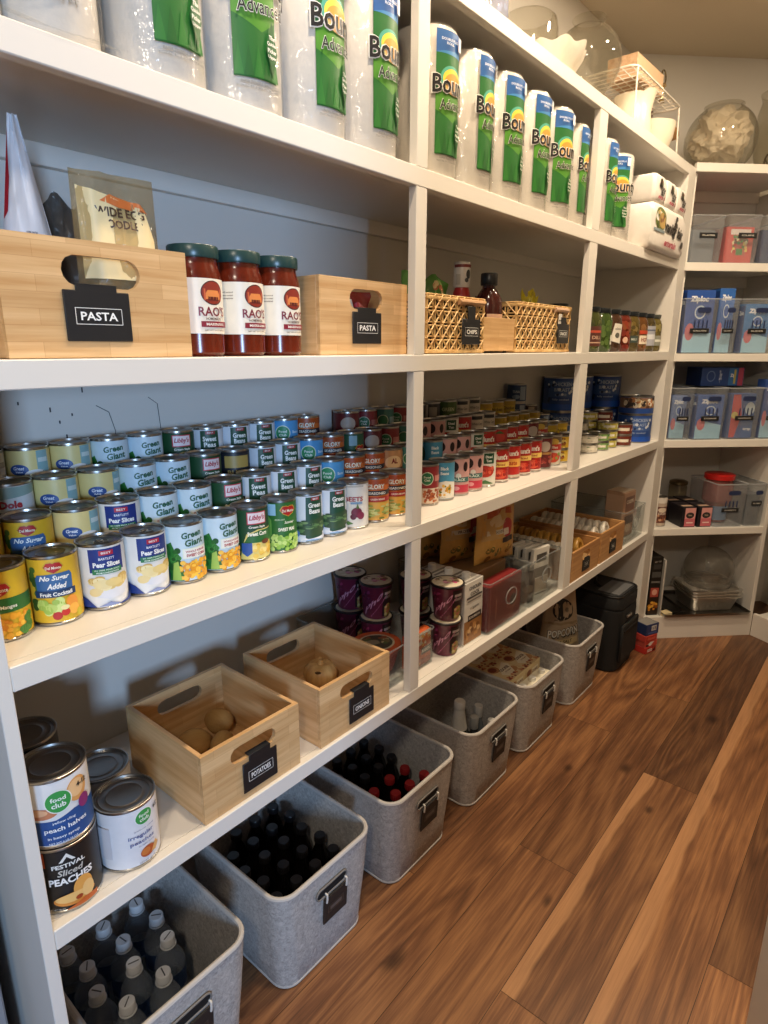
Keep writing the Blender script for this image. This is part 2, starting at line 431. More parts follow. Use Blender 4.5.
# ---------------- left shelving unit
su_ = root('shelving_unit', (0, Y0, 0)); tag(su_, 'long white built-in shelving unit with five shelves along the left wall', 'shelving')
def sp(name, mb, sm=0): return obj(name, mb, su_, (0, -Y0, 0), smooth=sm)
for z in (S2, S3, S4, S5, S6):
    mb = MB(); mb.box(XB+.001, -.02, Y0+.019, Y1 if z < S6 else Y1+.0, z-ST, z, WHITE); sp('shelf', mb)
    mb = MB(); mb.box(-.02, 0, Y0+.0195, Y1, z-FT, z, WHITE, .0015); sp('shelf_rail', mb)
    mb = MB(); mb.box(XB+.001, XB+.019, Y0+.02, Y1-.001, z-ST-.036, z-ST, WHITE, .001); sp('cleat', mb)
for a, b in ((1.1338, 1.1722), (2.049, 2.1086)):
    for z0, z1 in ((S2, S3-FT), (S3, S4-FT), (S4, S5-FT), (S5, S6-FT)):
        mb = MB(); mb.box(-.021, -.0005, a, b, z0, z1, WHITE, .0012); sp('stile', mb)
mb = MB(); mb.box(XB+.001, 0, Y0, Y0+.019, 0, S6, WHITE, .001); sp('side_panel', mb)
mb = MB(); mb.box(XB+.001, -.02, Y1+.0005, Y1+.018, 0, S6, WHITE); mb.prism([(-.02, Y1), (0, Y1), (0, O2[1]-.0005), (-.02, O2[1]-.0005)], 0, S6, WHITE); sp('side_panel', mb)

# ---------------- diagonal corner unit
cu_ = root('corner_shelving', (O2[0], O2[1], 0), R45); tag(cu_, 'white diagonal corner shelving unit with five shelves at the far end', 'shelving')
CW = .57
for z in (S2-.005, S3-.01, S4-.01, S5+.002, S6+.025):
    mb = MB(); mb.box(.0195, CW, .02, DB-.002, z-ST, z, WHITE); obj('shelf', mb, cu_, smooth=0)
    mb = MB(); mb.box(.0005, CW, .0, .02, z-.035, z, WHITE, .0015); obj('shelf_rail', mb, cu_, smooth=0)
    mb = MB(); mb.box(.02, CW, DB-.02, DB-.002, z-ST-.05, z-ST, WHITE, .001); obj('cleat', mb, cu_, smooth=0)
mb = MB(); mb.box(.02, CW, .02, DB-.002, .102, .12, WHITE); mb.box(.0005, CW+.0208, 0.0, .02, 0, .12, WHITE, .001); obj('bottom_shelf', mb, cu_, smooth=0)
mb = MB(); mb.box(.0005, .019, .021, DB-.002, 0, S6-.012, WHITE); obj('side_panel', mb, cu_, smooth=0)
mb = MB(); mb.box(CW+.0005, CW+.02, .0, DB-.002, .1205, S6-.012, WHITE, .001); obj('side_panel', mb, cu_, smooth=0)
# wedge of shelf top between the two units
wz = MB(); wz.prism([(-.022, Y1+.0185), (-.022, O2[1]+.018), RU(-.002, DB-.02, 0)[:2], (XB+.004, ycor-.02), (XB+.002, Y1+.0185)], S6-.02, S6, WHITE)
tag(obj('filler_board', wz, smooth=0), 'triangular white board filling the corner between the shelving units', 'board')

# ---------------- third unit, only its edge shows
K = RU(CW+.022, 0, 0); d3 = Vector((.885, -.466)); n3 = Vector((.466, .885)); L3 = .9
def U3(a, dep): return (K[0]+d3.x*a+n3.x*dep, K[1]+d3.y*a+n3.y*dep)
tu = root('right_shelving', (K[0], K[1], 0), math.atan2(d3.y, d3.x)); tag(tu, 'white shelving unit turning back along the right side, only its edge showing', 'shelving')
mb = MB(); mb.box(0.0005, L3, 0, .02, 0, .12, WHITE, .001); mb.box(.02, L3, .02, .3, .102, .12, WHITE); obj('bottom_shelf', mb, tu, smooth=0)
for z in (S2, S3, S4, S5, S6+.02):
    mb = MB(); mb.box(.05, L3, .002, .3, z-.035, z, WHITE, .001); obj('shelf', mb, tu, smooth=0)
mb = MB(); mb.box(L3-.02, L3-.001, .001, .3, .1205, S6-.02, WHITE); obj('side_panel', mb, tu, smooth=0)
# ------------------------------------------------------------------ food cans
def can(r, h, bg, items, pull=False, seed=3, lidc=None):
    """steel can with rim and ribbed lid; paper label as a part"""
    b = MB(); st = lidc or STEEL
    b.lathe([(r-.002, 0), (r+.0006, .0006), (r+.0006, .0035), (r-.0006, .0045), (r-.0006, h-.0045), (r+.0006, h-.0035), (r+.0006, h-.0004), (r, h), (r-.0018, h-.0004), (r-.0025, h-.004)], st, 36, cap1=False)
    o = obj('food_can', b)
    l = MB()
    l.lathe([(r-.0025, h-.004), (r*.86, h-.0042), (r*.83, h-.0034), (r*.79, h-.0044), (r*.62, h-.0044), (r*.58, h-.0036), (r*.53, h-.0046), (0.0001, h-.0046)], STEELD, 36, cap0=False)
    lid = obj('lid', l, o)
    if pull:
        p = MB(); p.tube([(math.cos(a)*.011, -r*.42+math.sin(a)*.009, h-.0015) for a in [2*PI*k/14 for k in range(14)]], .0013, STEEL, 6, True)
        p.box(-.004, .004, -r*.42+.006, -r*.42+.019, h-.0035, h-.0015, STEEL, .0006); obj('pull_tab', p, o)
    a = MB(); a.lathe([(r, .005), (r, h-.005)], paint(bg), 40, cap0=False, cap1=False)
    art(a, cyl(r), items, rnd=random.Random(seed)); obj('label', a, o)
    return o
R1, H1 = .0366, .111
def oval(cu, cv, ru, rv, c): return ('e', cu, cv, ru, rv, c)
def badge(cu, cv, s=1.0, c='#b3241f'):
    """red heart-like shield with gold rim"""
    P = [(-13, 2), (-9, 8), (-3, 8.5), (0, 7), (3, 8.5), (9, 8), (13, 2), (8, -4), (0, -8), (-8, -4)]
    up = lambda k, sc: [(cu+x*sc, cv+y*sc) for x, y in P]
    return [('p', up(0, s*1.13), '#c9a53a'), ('p', up(0, s), c)]
def kernels(n, cols, v0=8, v1=42, u0=-26, u1=26, r=4): return ('s', u0, u1, v0, v1, n, r, cols)
CANS = {}
def C_(name, *a, **k): CANS[name] = can(*a, **k)
C_('mango', R1, H1, '#e3b52a', [('r', -58, 58, 44, 66, '#2f6b2c')]+badge(0, 78, 1.25)+[T('Del Monte', 0, 79, 27, 6, '#f6e9d0'), T('Quality', 0, 73, 10, 3, '#f3d9a0', sh=.3), T('Diced Mangos', 2, 52, 40, 7, '#f6f2dd'), kernels(70, ['#f0a526', '#f7bb3c', '#e08d1c'], 8, 40, -32, 36, 4.2), ('s', 26, 40, 12, 34, 8, 6, ['#3c6f2a', '#4d8232'])])
C_('fruit', R1, H1, '#e2b52e', [('r', -58, -40, 8, 104, '#c9992a'), ('s', -34, -22, 30, 90, 10, 6, ['#4c6f2e', '#365a22'])]+badge(0, 92, 1.0)+[T('Del Monte', 0, 92.5, 21, 4.5, '#f6e9d0'), ('p', [(-27, 76), (-24, 82), (22, 84), (25, 78), (24, 56), (-26, 54)], '#3a6698'), T('No Sugar', 0, 75.5, 42, 10, '#f4f2ea', sh=.3, b=.03), T('Added', 2, 63.5, 27, 9, '#f4f2ea', sh=.3, b=.03), ('r', -29, 28, 46, 57, '#1f3a60'), T('Fruit Cocktail', 0, 51, 44, 6.5, '#f4f2ea', b=.03),
   ('s', -24, 4, 12, 42, 16, 6, ['#b9cf6a', '#cfe08a', '#9fbe52']), ('e', 20, 32, 9, 13, '#e8953a'), ('e', 22, 22, 8, 9, '#f0b048'), ('e', -2, 16, 6.5, 6.5, '#b3241f'), ('e', 9, 20, 6, 6, '#c4302a'), ('e', 9, 28, 6, 4, '#e8dfa0'), ('e', 30, 14, 5, 7, '#c8b430')])
C_('pear', R1, H1, '#e9e7e2', [('r', -26, 29, 64, 103, '#20357f'), ('r', -10, 12, 92, 100, '#b5283c'), T('BEST', 1, 96, 15, 3.6, '#f0e9e4'), T('BARTLETT', 1, 86.5, 24, 4, '#e9ecf4'), T('Pear Slices', 1, 77, 42, 8.5, '#f3f3f0', b=.04), ('r', -22, 24, 61, 70, '#2e7a4a'), T('IN 100% PEAR JUICE', 1, 67.5, 38, 2.8, '#e9f3ea'), T('FROM CONCENTRATE', 1, 63.5, 34, 2.6, '#e9f3ea'),
   ('p', [(-33, 42), (-22, 24), (0, 18), (24, 22), (34, 40), (20, 52), (-20, 52)], '#dcdde2'), ('s', -24, 26, 30, 54, 16, 9, ['#dbc079', '#e7d196', '#cfae62', '#efe0ac'], .62), ('e', -8, 44, 15, 8, '#ead79d'), ('e', 8, 46, 13, 7, '#e3cb88'), ('p', [(-58, 30), (-34, 20), (-20, 6), (-58, 6)], '#2d4386'), ('p', [(10, 7), (30, 10), (50, 26), (58, 26), (58, 6), (12, 6)], '#33498c'), ('p', [(-18, 7), (0, 14), (18, 7)], '#8894bb')], pull=True)
GG = [('p', [(-58, 6), (-58, 66), (-34, 78), (-26, 58), (-18, 40), (-10, 6)], '#2f7a34'), ('p', [(20, 6), (30, 30), (44, 46), (58, 50), (58, 6)], '#4a8f3c'), ('s', -46, -22, 10, 68, 30, 5, ['#276a2d', '#3c8b3c', '#1f5826']),
      T('Green', 4, 91, 37, 12, '#2c5f46', b=.035, rise=.12), T('Giant', 8, 77, 35, 13, '#2c5f46', b=.035, rise=.12)]
C_('corn', R1, H1, '#d4e6ee', GG+[('r', -14, 34, 47, 66, '#e8eedd'), ('r', -12, 32, 49, 64, '#f1efe6'), T('WHOLE KERNEL', 10, 60, 38, 4, '#a6302c'), T('SWEET CORN', 10, 53, 36, 5.5, '#a6302c', b=.035), kernels(80, ['#e9a92c', '#f4c148', '#dc9420'], 9, 42, -20, 34, 4), ('p', [(-34, 8), (-30, 40), (-22, 44), (-18, 8)], '#9cc05a')])
C_('creamcorn', R1, H1, '#1f4a2c', [('p', [(-22, 30), (-12, 58), (10, 66), (58, 66), (58, 6), (-26, 6)], '#e5d27c'), ('p', [(-18, 40), (-6, 58), (14, 64), (58, 64), (58, 38)], '#2b6a34'), ('r', -10, 30, 77, 102, '#c63a4a'), ('r', -8, 28, 79, 100, '#f0dfe0'), T("Libby's", 10, 89.5, 32, 13, '#b42638', sh=.25, b=.03), T('Cream Style', 10, 71, 34, 6, '#f4f2e2', b=.03), T('Sweet Corn', 10, 58, 40, 9, '#f6f3df', b=.04), ('s', 0, 40, 9, 34, 26, 5, ['#e9c65a', '#f3dc8c', '#d9a838']), ('r', -22, -2, 20, 40, '#2f56a0'), ('p', [(-22, 20), (-12, 12), (-2, 20)], '#2f56a0'), ('e', 26, 40, 9, 5, '#6e3a22')])
C_('peas', R1, H1, '#2f6d2c', [('r', -34, -12, 80, 104, '#9ccbe2'), ('p', [(-36, 30), (-40, 60), (-30, 82), (-22, 70), (-22, 40), (-28, 28)], '#79b04c')]+badge(14, 88, 1.25)+[T('Del Monte', 14, 89, 26, 6, '#f6e9d0'), T('FRESH CUT', -4, 71, 20, 3, '#cfe6b8'), T('Summer', 16, 65, 22, 6, '#f1f2da', sh=.3), T('SWEET PEAS', 10, 50, 36, 7.5, '#f1f2da', b=.04), kernels(80, ['#a3c85c', '#86b344', '#bcd97c'], 8, 38, -34, 40, 4.2)])
def dgreen(t1, t2): return [('p', [(-6, 6), (-4, 104), (36, 104), (40, 6)], '#1d4a33'), ('r', 8, 28, 96, 103, '#b5283c'), T('BEST', 18, 99.5, 14, 3.4, '#f0e9e4'), T(t1, 16, 86, 30, 11, '#f2f3ec', b=.03), T(t2, 16, 73, 26, 11, '#f2f3ec', b=.03)]
C_('gbean', R1, H1, '#dfe4ea', dgreen('Green', 'Beans')+[('p', [(-30, 34), (-10, 52), (40, 58), (58, 40), (58, 26), (10, 18), (-20, 22)], '#2b4a2f'), ('s', -24, 46, 28, 52, 26, 9, ['#3c5f3a', '#557a4c', '#284430', '#6c8c58'], .28), ('p', [(-34, 26), (0, 12), (58, 18), (58, 8), (-34, 8)], '#dfe4ea'), ('e', -26, 24, 8, 8, '#5b80bd'), ('p', [(-14, 8), (10, 12), (34, 8)], '#8fb0d6')])
C_('speas', R1, H1, '#dfe4ea', dgreen('Sweet', 'Peas')+[('s', -14, 44, 14, 56, 40, 4.2, ['#6d9a48', '#86b45a', '#547f3a']), ('r', -30, -14, 60, 66, '#22252a'), ('r', -26, -20, 66, 84, '#22252a')])
C_('beet', R1, H1, '#dcd9d2', [('r', -30, 30, 100, 104, '#b9b5ac'), T('BEETS', 6, 72, 44, 11, '#9b2f38', b=.03), ('r', -2, 26, 60, 65, '#7898b8'), ('e', 12, 40, 13, 12, '#6a1f3a'), ('e', 22, 32, 9, 9, '#7d2846'), ('e', 4, 30, 7, 7, '#581830'), ('p', [(10, 50), (14, 62), (18, 50)], '#55703a'), ('p', [(-20, 14), (-8, 20), (4, 14), (-8, 10)], '#4f7a40')])
def glory(bgc='#cf6226'): return [('r', -58, 58, 92, 105, '#a84a1c'), T('GLORY', 8, 88, 44, 13, '#2a2420', b=.04), T('GLORY', 8, 88.6, 43, 12, '#f5ecd6', b=.03), ('p', [(-30, 66), (-24, 78), (50, 80), (50, 68)], '#26242c'), T('SEASONED', 10, 72.5, 46, 6.5, '#f0e8d8', b=.02), ('r', -20, 50, 52, 63, '#a82c2c'), T('GREEN BEANS', 12, 57.5, 36, 4.5, '#f3e6d4')]
C_('glory', R1, H1, '#cf6a2a', [('r', -58, 58, 6, 50, '#d8a646')]+glory()+[('s', -40, 44, 10, 44, 46, 7, ['#a8b062', '#8c9a48', '#c3c47c', '#73803a'], .4)])
def wallmart(c='#efe3b4'): return [('p', [(-30, 6), (-10, 60), (34, 66), (34, 6)], '#e9e9e4'), ('r', 18, 40, 56, 105, '#8fb9bd'), ('r', 20, 38, 84, 92, '#d2e4e2'), oval(-12, 72, 15.5, 10, '#2d4f8e'), T('Great', -12, 75, 18, 6, '#eef0f4', sh=.2), T('Value', -12, 68.5, 12, 3, '#eef0f4'), ('s', -20, 30, 10, 50, 16, 6, ['#e7d27a', '#dcbf5a', '#f0e4a8'])]
C_('pale', R1, H1, '#e6d38e', wallmart()+[('e', 14, 62, 18, 10, '#ecebe6'), T('9-24', 16, 61, 25, 9, '#17181a', b=.03, rise=.25)])
C_('pine', R1, H1, '#cfd6d6', [('p', [(-58, 80), (58, 92), (58, 105), (-58, 105)], '#8ba6a0'), T('Dole', 4, 76, 34, 13, '#ad3238', b=.05), T('Pineapple', 4, 60, 46, 8, '#4e5a62'), ('s', -30, 34, 10, 46, 26, 7, ['#e8cf52', '#f0dd7c', '#d8b838'])])
C_('gold', R1, H1, '#20232a', [('r', -20, 36, 72, 98, '#b79a52'), T('BUSH', 6, 62, 40, 10, '#cbb06a', b=.02), ('r', -40, 40, 40, 50, '#2c3e6a')])
C_('bluebean', R1, H1, '#4f9ad0', [oval(6, 76, 19, 19, '#d8e6cf'), oval(6, 76, 17, 17, '#2f8a5a'), T('Food', 6, 80, 20, 6, '#eef4ea'), T('Club', 6, 71, 18, 6, '#eef4ea'), T('Beans', 40, 78, 18, 7, '#d8ecf6'), ('p', [(-58, 44), (0, 54), (58, 44), (58, 6), (-58, 6)], '#6a3540'), ('s', -30, 40, 10, 42, 40, 4, ['#7d3a38', '#95534a'])])
C_('redclub', R1, H1, '#8e2b30', [oval(4, 74, 18, 18, '#cfd8c4'), oval(4, 74, 16, 16, '#2f7a50'), T('Food', 4, 78, 18, 5.5, '#eef4ea'), T('Club', 4, 70, 16, 5.5, '#eef4ea'), ('r', 26, 56, 66, 82, '#c9837c'), ('r', -58, 58, 6, 48, '#dccbb8'), ('s', -4, 44, 12, 44, 60, 3.4, ['#a0502e', '#b96a3c', '#8a3f26']), ('s', -40, -16, 10, 26, 8, 4, ['#a0502e'])])
C_('teal', R1, H1, '#3f7f78', [oval(4, 74, 17, 17, '#d8e6cf'), oval(4, 74, 15, 15, '#2f7a50'), ('r', 26, 56, 60, 84, '#a9ccd0'), ('s', -40, 44, 10, 44, 40, 4, ['#7fae5a', '#5d8f46'])])
C_('veg', R1, H1, '#28583a', [('r', -14, 8, 76, 102, '#93bfce')]+badge(20, 66, 1.2)+[T('Mixed', 20, 67, 22, 6, '#f4e8d2'), ('s', -30, 44, 10, 44, 40, 5, ['#c8742e', '#6d9a48', '#d8b64a'])])
C_('orangebean', R1, H1, '#c2936a', [('e', 14, 74, 24, 18, '#e6c79c'), T('AL', 16, 78, 18, 14, '#7e1f24', b=.05), ('r', -30, 48, 48, 60, '#2a1a1a'), T('BEANS', 14, 54, 34, 7, '#ead9b4'), ('s', -30, 44, 10, 44, 40, 4.5, ['#8c4a28', '#a4643c'])])
C_('whitecan', R1, H1, '#e4e1d8', [('r', -30, 40, 6, 26, '#3a3226'), ('r', -30, 40, 80, 90, '#b9b2a2')])
C_('bluecorn', R1, H1, '#4f9fc8', [T('Black', 18, 90, 24, 9, '#eaf4f8', b=.04), T('Beans', 18, 77, 24, 9, '#eaf4f8', b=.04), ('e', -22, 72, 10, 22, '#2e5a4a'), ('p', [(-58, 54), (-20, 46), (20, 56), (58, 50), (58, 6), (-58, 6)], '#eceae2'), ('s', -34, 36, 16, 44, 55, 3.6, ['#d9a43a', '#c98a2c', '#6d7a34', '#e6bb5a']), T('yellow corn', 6, 10, 30, 3, '#7b7a70')])
C_('pinkbean', R1, H1, '#d9a6a2', [('e', -2, 84, 14, 15, '#25181a'), ('e', 34, 84, 8, 14, '#2e1c1e'), ('e', 12, 58, 8, 8, '#e9e6e2'), ('r', -40, 50, 40, 54, '#3f6f6c'), T('BLACK', 16, 47, 36, 8, '#e2efe8', b=.03), ('r', -40, 50, 10, 32, '#c8384e'), ('e', 6, 22, 10, 6, '#e8a0a8'), ('s', -34, -18, 60, 100, 8, 5, ['#b24450', '#8c2c38'])])
C_('tomato', R1, H1, '#e4e2d8', [('r', 0, 34, 72, 104, '#1f4f34'), T('Diced', 16, 93, 22, 8, '#eef0e8', b=.04), T('Tom', 16, 81, 18, 8, '#eef0e8', b=.04), ('e', 2, 48, 32, 18, '#b83226'), ('s', -22, 30, 36, 60, 20, 6, ['#d24a36', '#a3261e', '#e06a50']), ('p', [(-20, 10), (6, 22), (34, 10)], '#4a7a48')])
HU = [T("Hunt's", 6, 82, 48, 18, '#f3ece0', b=.05), ('p', [(-20, 94), (10, 104), (40, 98), (40, 102), (-20, 104)], '#7a5a2c'), ('r', -58, 58, 50, 66, '#ecc867'), T('Diced', 4, 58, 34, 7, '#a8502c', b=.03)]
C_('redtom', R1, H1, '#b3221c', HU+[('e', 4, 28, 28, 15, '#d8553c'), ('s', -22, 30, 16, 40, 22, 6, ['#c8301f', '#e2674a', '#9a1a14']), ('r', -58, 58, 6, 10, '#e6ddd0')])
C_('redsauce', R1, H1, '#bb241e', [T("Hunt's", 6, 84, 46, 17, '#f3ece0', b=.05), ('r', -58, 58, 40, 66, '#eeb050'), T('Paste', 6, 53, 36, 15, '#c05a26', b=.04), ('r', -58, 58, 6, 14, '#cfc4b4')])
C_('redplain', R1, H1, '#b02a26', [('e', 6, 80, 24, 14, '#c8473a'), ('p', [(-10, 92), (8, 102), (26, 92)], '#4a6a34'), T('Tomato', 6, 60, 40, 10, '#e8d4c0'), ('e', 6, 30, 28, 16, '#d0482e')])
C_('rotel', R1, H1, '#cfc6b4', [('r', -58, 58, 84, 104, '#6c5a44'), ('e', 6, 86, 20, 12, '#d0ac4a'), ('r', -58, 58, 56, 78, '#b9382c'), T('chilies', 4, 67, 38, 10, '#eee2cc'), ('e', 4, 30, 30, 18, '#c84a32'), ('s', -22, 30, 16, 44, 16, 6, ['#d86a44', '#b02e20', '#8aa04a'])])
C_('darkred', R1, H1, '#6a2426', [('e', 6, 78, 22, 18, '#c0b2a4'), ('r', -58, 58, 50, 58, '#b88850'), ('s', -30, 40, 10, 46, 26, 6, ['#a8423a', '#7c2422', '#c46a58'])])
C_('palecorn', R1, H1, '#d9d2c4', [('r', -8, 34, 92, 104, '#2a2a2e'), T('White Corn', 12, 78, 40, 9, '#6c6a60'), ('s', -30, 40, 10, 50, 34, 5, ['#d8ccA0', '#e6dcb8', '#c6b684'])])
C_('hominy', R1, H1, '#47662e', [T('GREEN', 10, 82, 44, 12, '#c6d2a4', b=.03), ('e', 20, 50, 20, 14, '#8ca45a'), ('r', -58, 58, 8, 22, '#d6d6c2')])
C_('yellow', .0375, .088, '#cdb030', [T('Chicken', 6, 58, 52, 12, '#6c5a20', b=.03), ('e', 14, 32, 24, 14, '#d8c78a'), ('r', -64, 64, 68, 84, '#b8982a'), ('s', 0, 34, 24, 42, 10, 6, ['#b48a4a', '#e0cf9c'])])
C_('smallyellow', .0335, .050, '#d6b032', [('e', 2, 26, 20, 10, '#e8d27a'), T('MINI', 2, 38, 26, 7, '#7c2420', b=.04), ('s', -14, 16, 12, 26, 10, 5, ['#a8642c', '#7a3f22'])])
C_('smalldark', .0335, .056, '#453632', [('r', -8, 18, 10, 48, '#b9aa94'), T('SPAM', 4, 34, 20, 8, '#6a3a34')])
C_('bluetin', .0375, .072, '#33507c', [('r', 8, 34, 10, 62, '#9fb0c4'), T('TUNA', -8, 42, 28, 10, '#c8d2de'), ('e', -8, 22, 16, 8, '#8aa0bc')])
C_('blackwhite', R1, H1, '#2c2c2e', [('r', -34, -2, 8, 104, '#cfcac0'), ('r', 2, 30, 60, 96, '#8f8a80'), T('OLIVES', 16, 50, 30, 8, '#d6d0c2')])

# stepped risers that carry the back rows (the steps show between the cans)
ROWX = [-.118, -.196, -.274, -.352]; STEP = .0432
RISER = paint('#d8d6d0', .45)
def riser(y0, y1, label):
    b = MB(); prof = [(-.158, 0), (-.158, STEP), (-.2355, STEP), (-.2355, 2*STEP), (-.3135, 2*STEP), (-.3135, 3*STEP), (-.3925, 3*STEP), (-.3925, 0)]
    b.loft([[(x, y, z) for x, z in prof] for y in (y0, y1)], RISER)
    tag(obj('can_riser', b, None, (0, 0, S3+.0004), smooth=0), label, 'riser')
riser(.2560, 1.34, 'white stepped can riser carrying the back rows of cans in the left bay')
riser(1.342, 2.43, 'white stepped can riser carrying the back rows of cans in the middle bay')

DESC = dict(mango='yellow diced mango can', fruit='yellow and blue no-sugar fruit cocktail can', pear='white and navy pear slices can', corn='pale blue and green sweet corn can', creamcorn='dark green cream corn can with pink tag', peas='green sweet peas can with red badge', gbean='white and dark green green-bean can', speas='white and dark green sweet-pea can', beet='white beets can', glory='orange seasoned greens can', pale='pale yellow can with blue oval', pine='white pineapple can with red lettering', gold='black and gold can', bluebean='bright blue bean can with green disc', redclub='dark red bean can with green disc', teal='teal vegetable can with green disc', veg='dark green mixed vegetable can', orangebean='tan bean can with dark band', whitecan='plain white can with dark base', bluecorn='light blue and white corn can', pinkbean='pink and black bean can', tomato='white diced tomato can with green block', redtom='red diced tomato can with yellow band', redsauce='red tomato paste can with orange band', redplain='plain red tomato can', rotel='cream and red tomato-chili can', darkred='dark red can with pale disc', palecorn='pale white-corn can', hominy='green can with pale lettering', yellow='wide yellow chicken can', smallyellow='small yellow tin', smalldark='small dark tin with pale patch', bluetin='blue tin with white patch', blackwhite='black and white olive can')
ORD = ['first', 'second', 'third', 'fourth', 'fifth', 'sixth', 'seventh', 'eighth', 'ninth', 'tenth', 'eleventh', 'twelfth', 'thirteenth', 'fourteenth', 'fifteenth', 'sixteenth', 'seventeenth', 'eighteenth']
ROWN = ['front row', 'second row', 'third row', 'back row']
rc = random.Random(5)
def facing(y, extra=0):
    """turn the label most of the way from straight out towards the doorway"""
    return R90+extra+rc.uniform(-.10, .10)
CNT = {}
TURN = dict(gbean=-.72, speas=-.9, bluebean=-1.0, glory=-.85, beet=-1.0, peas=-.55, creamcorn=-.45, orangebean=-.8, teal=-.9, redclub=-1.0, veg=-.6, darkred=-.8, gold=-.6, bluecorn=-1.1, pinkbean=-1.2, tomato=-.95, redtom=-.95, redsauce=-.9, redplain=-.95, rotel=-.95, palecorn=-.9, hominy=-.9, yellow=-.9, smallyellow=-1.0, bluetin=-.9, blackwhite=-.9, smalldark=-.9)
def put_can(kind, y, row, bay, dz=0, dx=0, turn=None, suffix=''):
    turn = TURN.get(kind, turn)
    z = S3+.0008+(row*STEP if row else 0)+dz
    i = CNT.get((row, bay), 0); CNT[(row, bay)] = i+1
    lab = '%s, %s from left in %s, %s bay%s' % (DESC[kind], ORD[i], ROWN[row], bay, suffix)
    o = place(CANS[kind], ROWX[row]+dx, y, z, facing(y, turn if turn is not None else 0), lab, 'can')
    o['group'] = 'cans on the canned-food shelf'
L = .0763
left_rows = [
 [('mango', .293, -.42), ('fruit', None, -.40), ('pear', None, -.30), ('pear', None, -.18), ('corn', None, -.28), ('corn', None, -.22), ('creamcorn', None, -.08), ('peas', None, -.1), ('gbean', None, -.12), ('gbean', None, -.12), ('beet', None, -.15), ('glory', None, -.1), ('glory', None, -.05)],
 [('fruit', .2935, -.3), ('fruit', None, -.38), ('pale', None, -.3), ('pear', None, -.28), ('corn', None, -.3), ('corn', None, -.28), ('creamcorn', None, 0), ('speas', None, -.05), ('gbean', None, 0), ('gbean', None, 0), ('bluebean', None, -.15), ('glory', None, -.1), ('glory', None, -.1), ('orangebean', None, -.2), ('teal', None, -.1)],
 [('pine', .376, -.35), ('pale', None, -.35), ('pale', None, -.3), ('corn', None, -.3), ('corn', None, -.28), ('creamcorn', None, .05), ('gold', None, -.1), ('gbean', None, 0), ('gbean', None, 0), ('bluebean', None, -.15), ('glory', None, -.1), ('veg', None, 0), ('darkred', None, 0), ('redclub', None, -.1), ('teal', None, -.1)],
 [('whitecan', .365, 0), ('pale', None, -.38), ('pale', None, -.33), ('corn', None, -.3), ('corn', None, -.28), ('creamcorn', None, -.1), ('speas', None, -.05), ('gbean', None, 0), ('gbean', None, 0), ('bluebean', None, -.2), ('glory', None, -.05)],
]
for r, row in enumerate(left_rows):
    y = None
    for kind, yy, tn in row:
        y = yy if yy is not None else y+L
        put_can(kind, y, r, 'left', turn=tn)
for kind, y in (('darkred', 1.285), ('redclub', 1.362), ('teal', 1.4385), ('redclub', 1.515)): put_can(kind, y, 3, 'left', turn=-.1)
# middle bay
mid = [
 [('redclub', 1.3465), ('bluecorn', 1.423), ('pinkbean', 1.4995), ('pinkbean', 1.576), ('tomato', 1.6525), ('redtom', 1.733), ('redsauce', 1.8095), ('redtom', 1.886), ('redtom', 1.9625), ('darkred', 2.042), ('rotel', 2.119)],
 [('bluecorn', 1.475), ('pinkbean', 1.5515), ('pinkbean', 1.628), ('tomato', 1.7045), ('redtom', 1.781), ('redplain', 1.8575), ('redtom', 1.934), ('redtom', 2.0105), ('darkred', 2.087), ('rotel', 2.1635), ('yellow', 2.247), ('yellow', 2.3355), ('bluetin', 2.422)],
 [('pinkbean', 1.5225), ('pinkbean', 1.599), ('tomato', 1.6755), ('redtom', 1.752), ('palecorn', 1.8285), ('palecorn', 1.905), ('yellow', 1.988), ('yellow', 2.0755), ('yellow', 2.163), ('yellow', 2.2505), ('bluetin', 2.337)],
 [('blackwhite', 1.6), ('blackwhite', 1.682), ('hominy', 1.778), ('palecorn', 1.856), ('palecorn', 1.9325), ('yellow', 2.016), ('yellow', 2.1035), ('yellow', 2.191), ('bluetin', 2.277), ('smalldark', 2.39)],
]
for r, row in enumerate(mid):
    for kind, y in row: put_can(kind, y, r, 'middle', turn=(-.28 if kind in ('redclub', 'bluecorn') else -.16))
for k, y in enumerate((2.194, 2.263)):
    for j in range(2): put_can('smallyellow', y, 0, 'middle', dz=j*.0506, turn=-.2, suffix=', %s' % ('under another', 'stacked on top')[j])
put_can('bluetin', 2.277, 3, 'middle', dz=.0727, turn=-.1, suffix=', stacked on top')
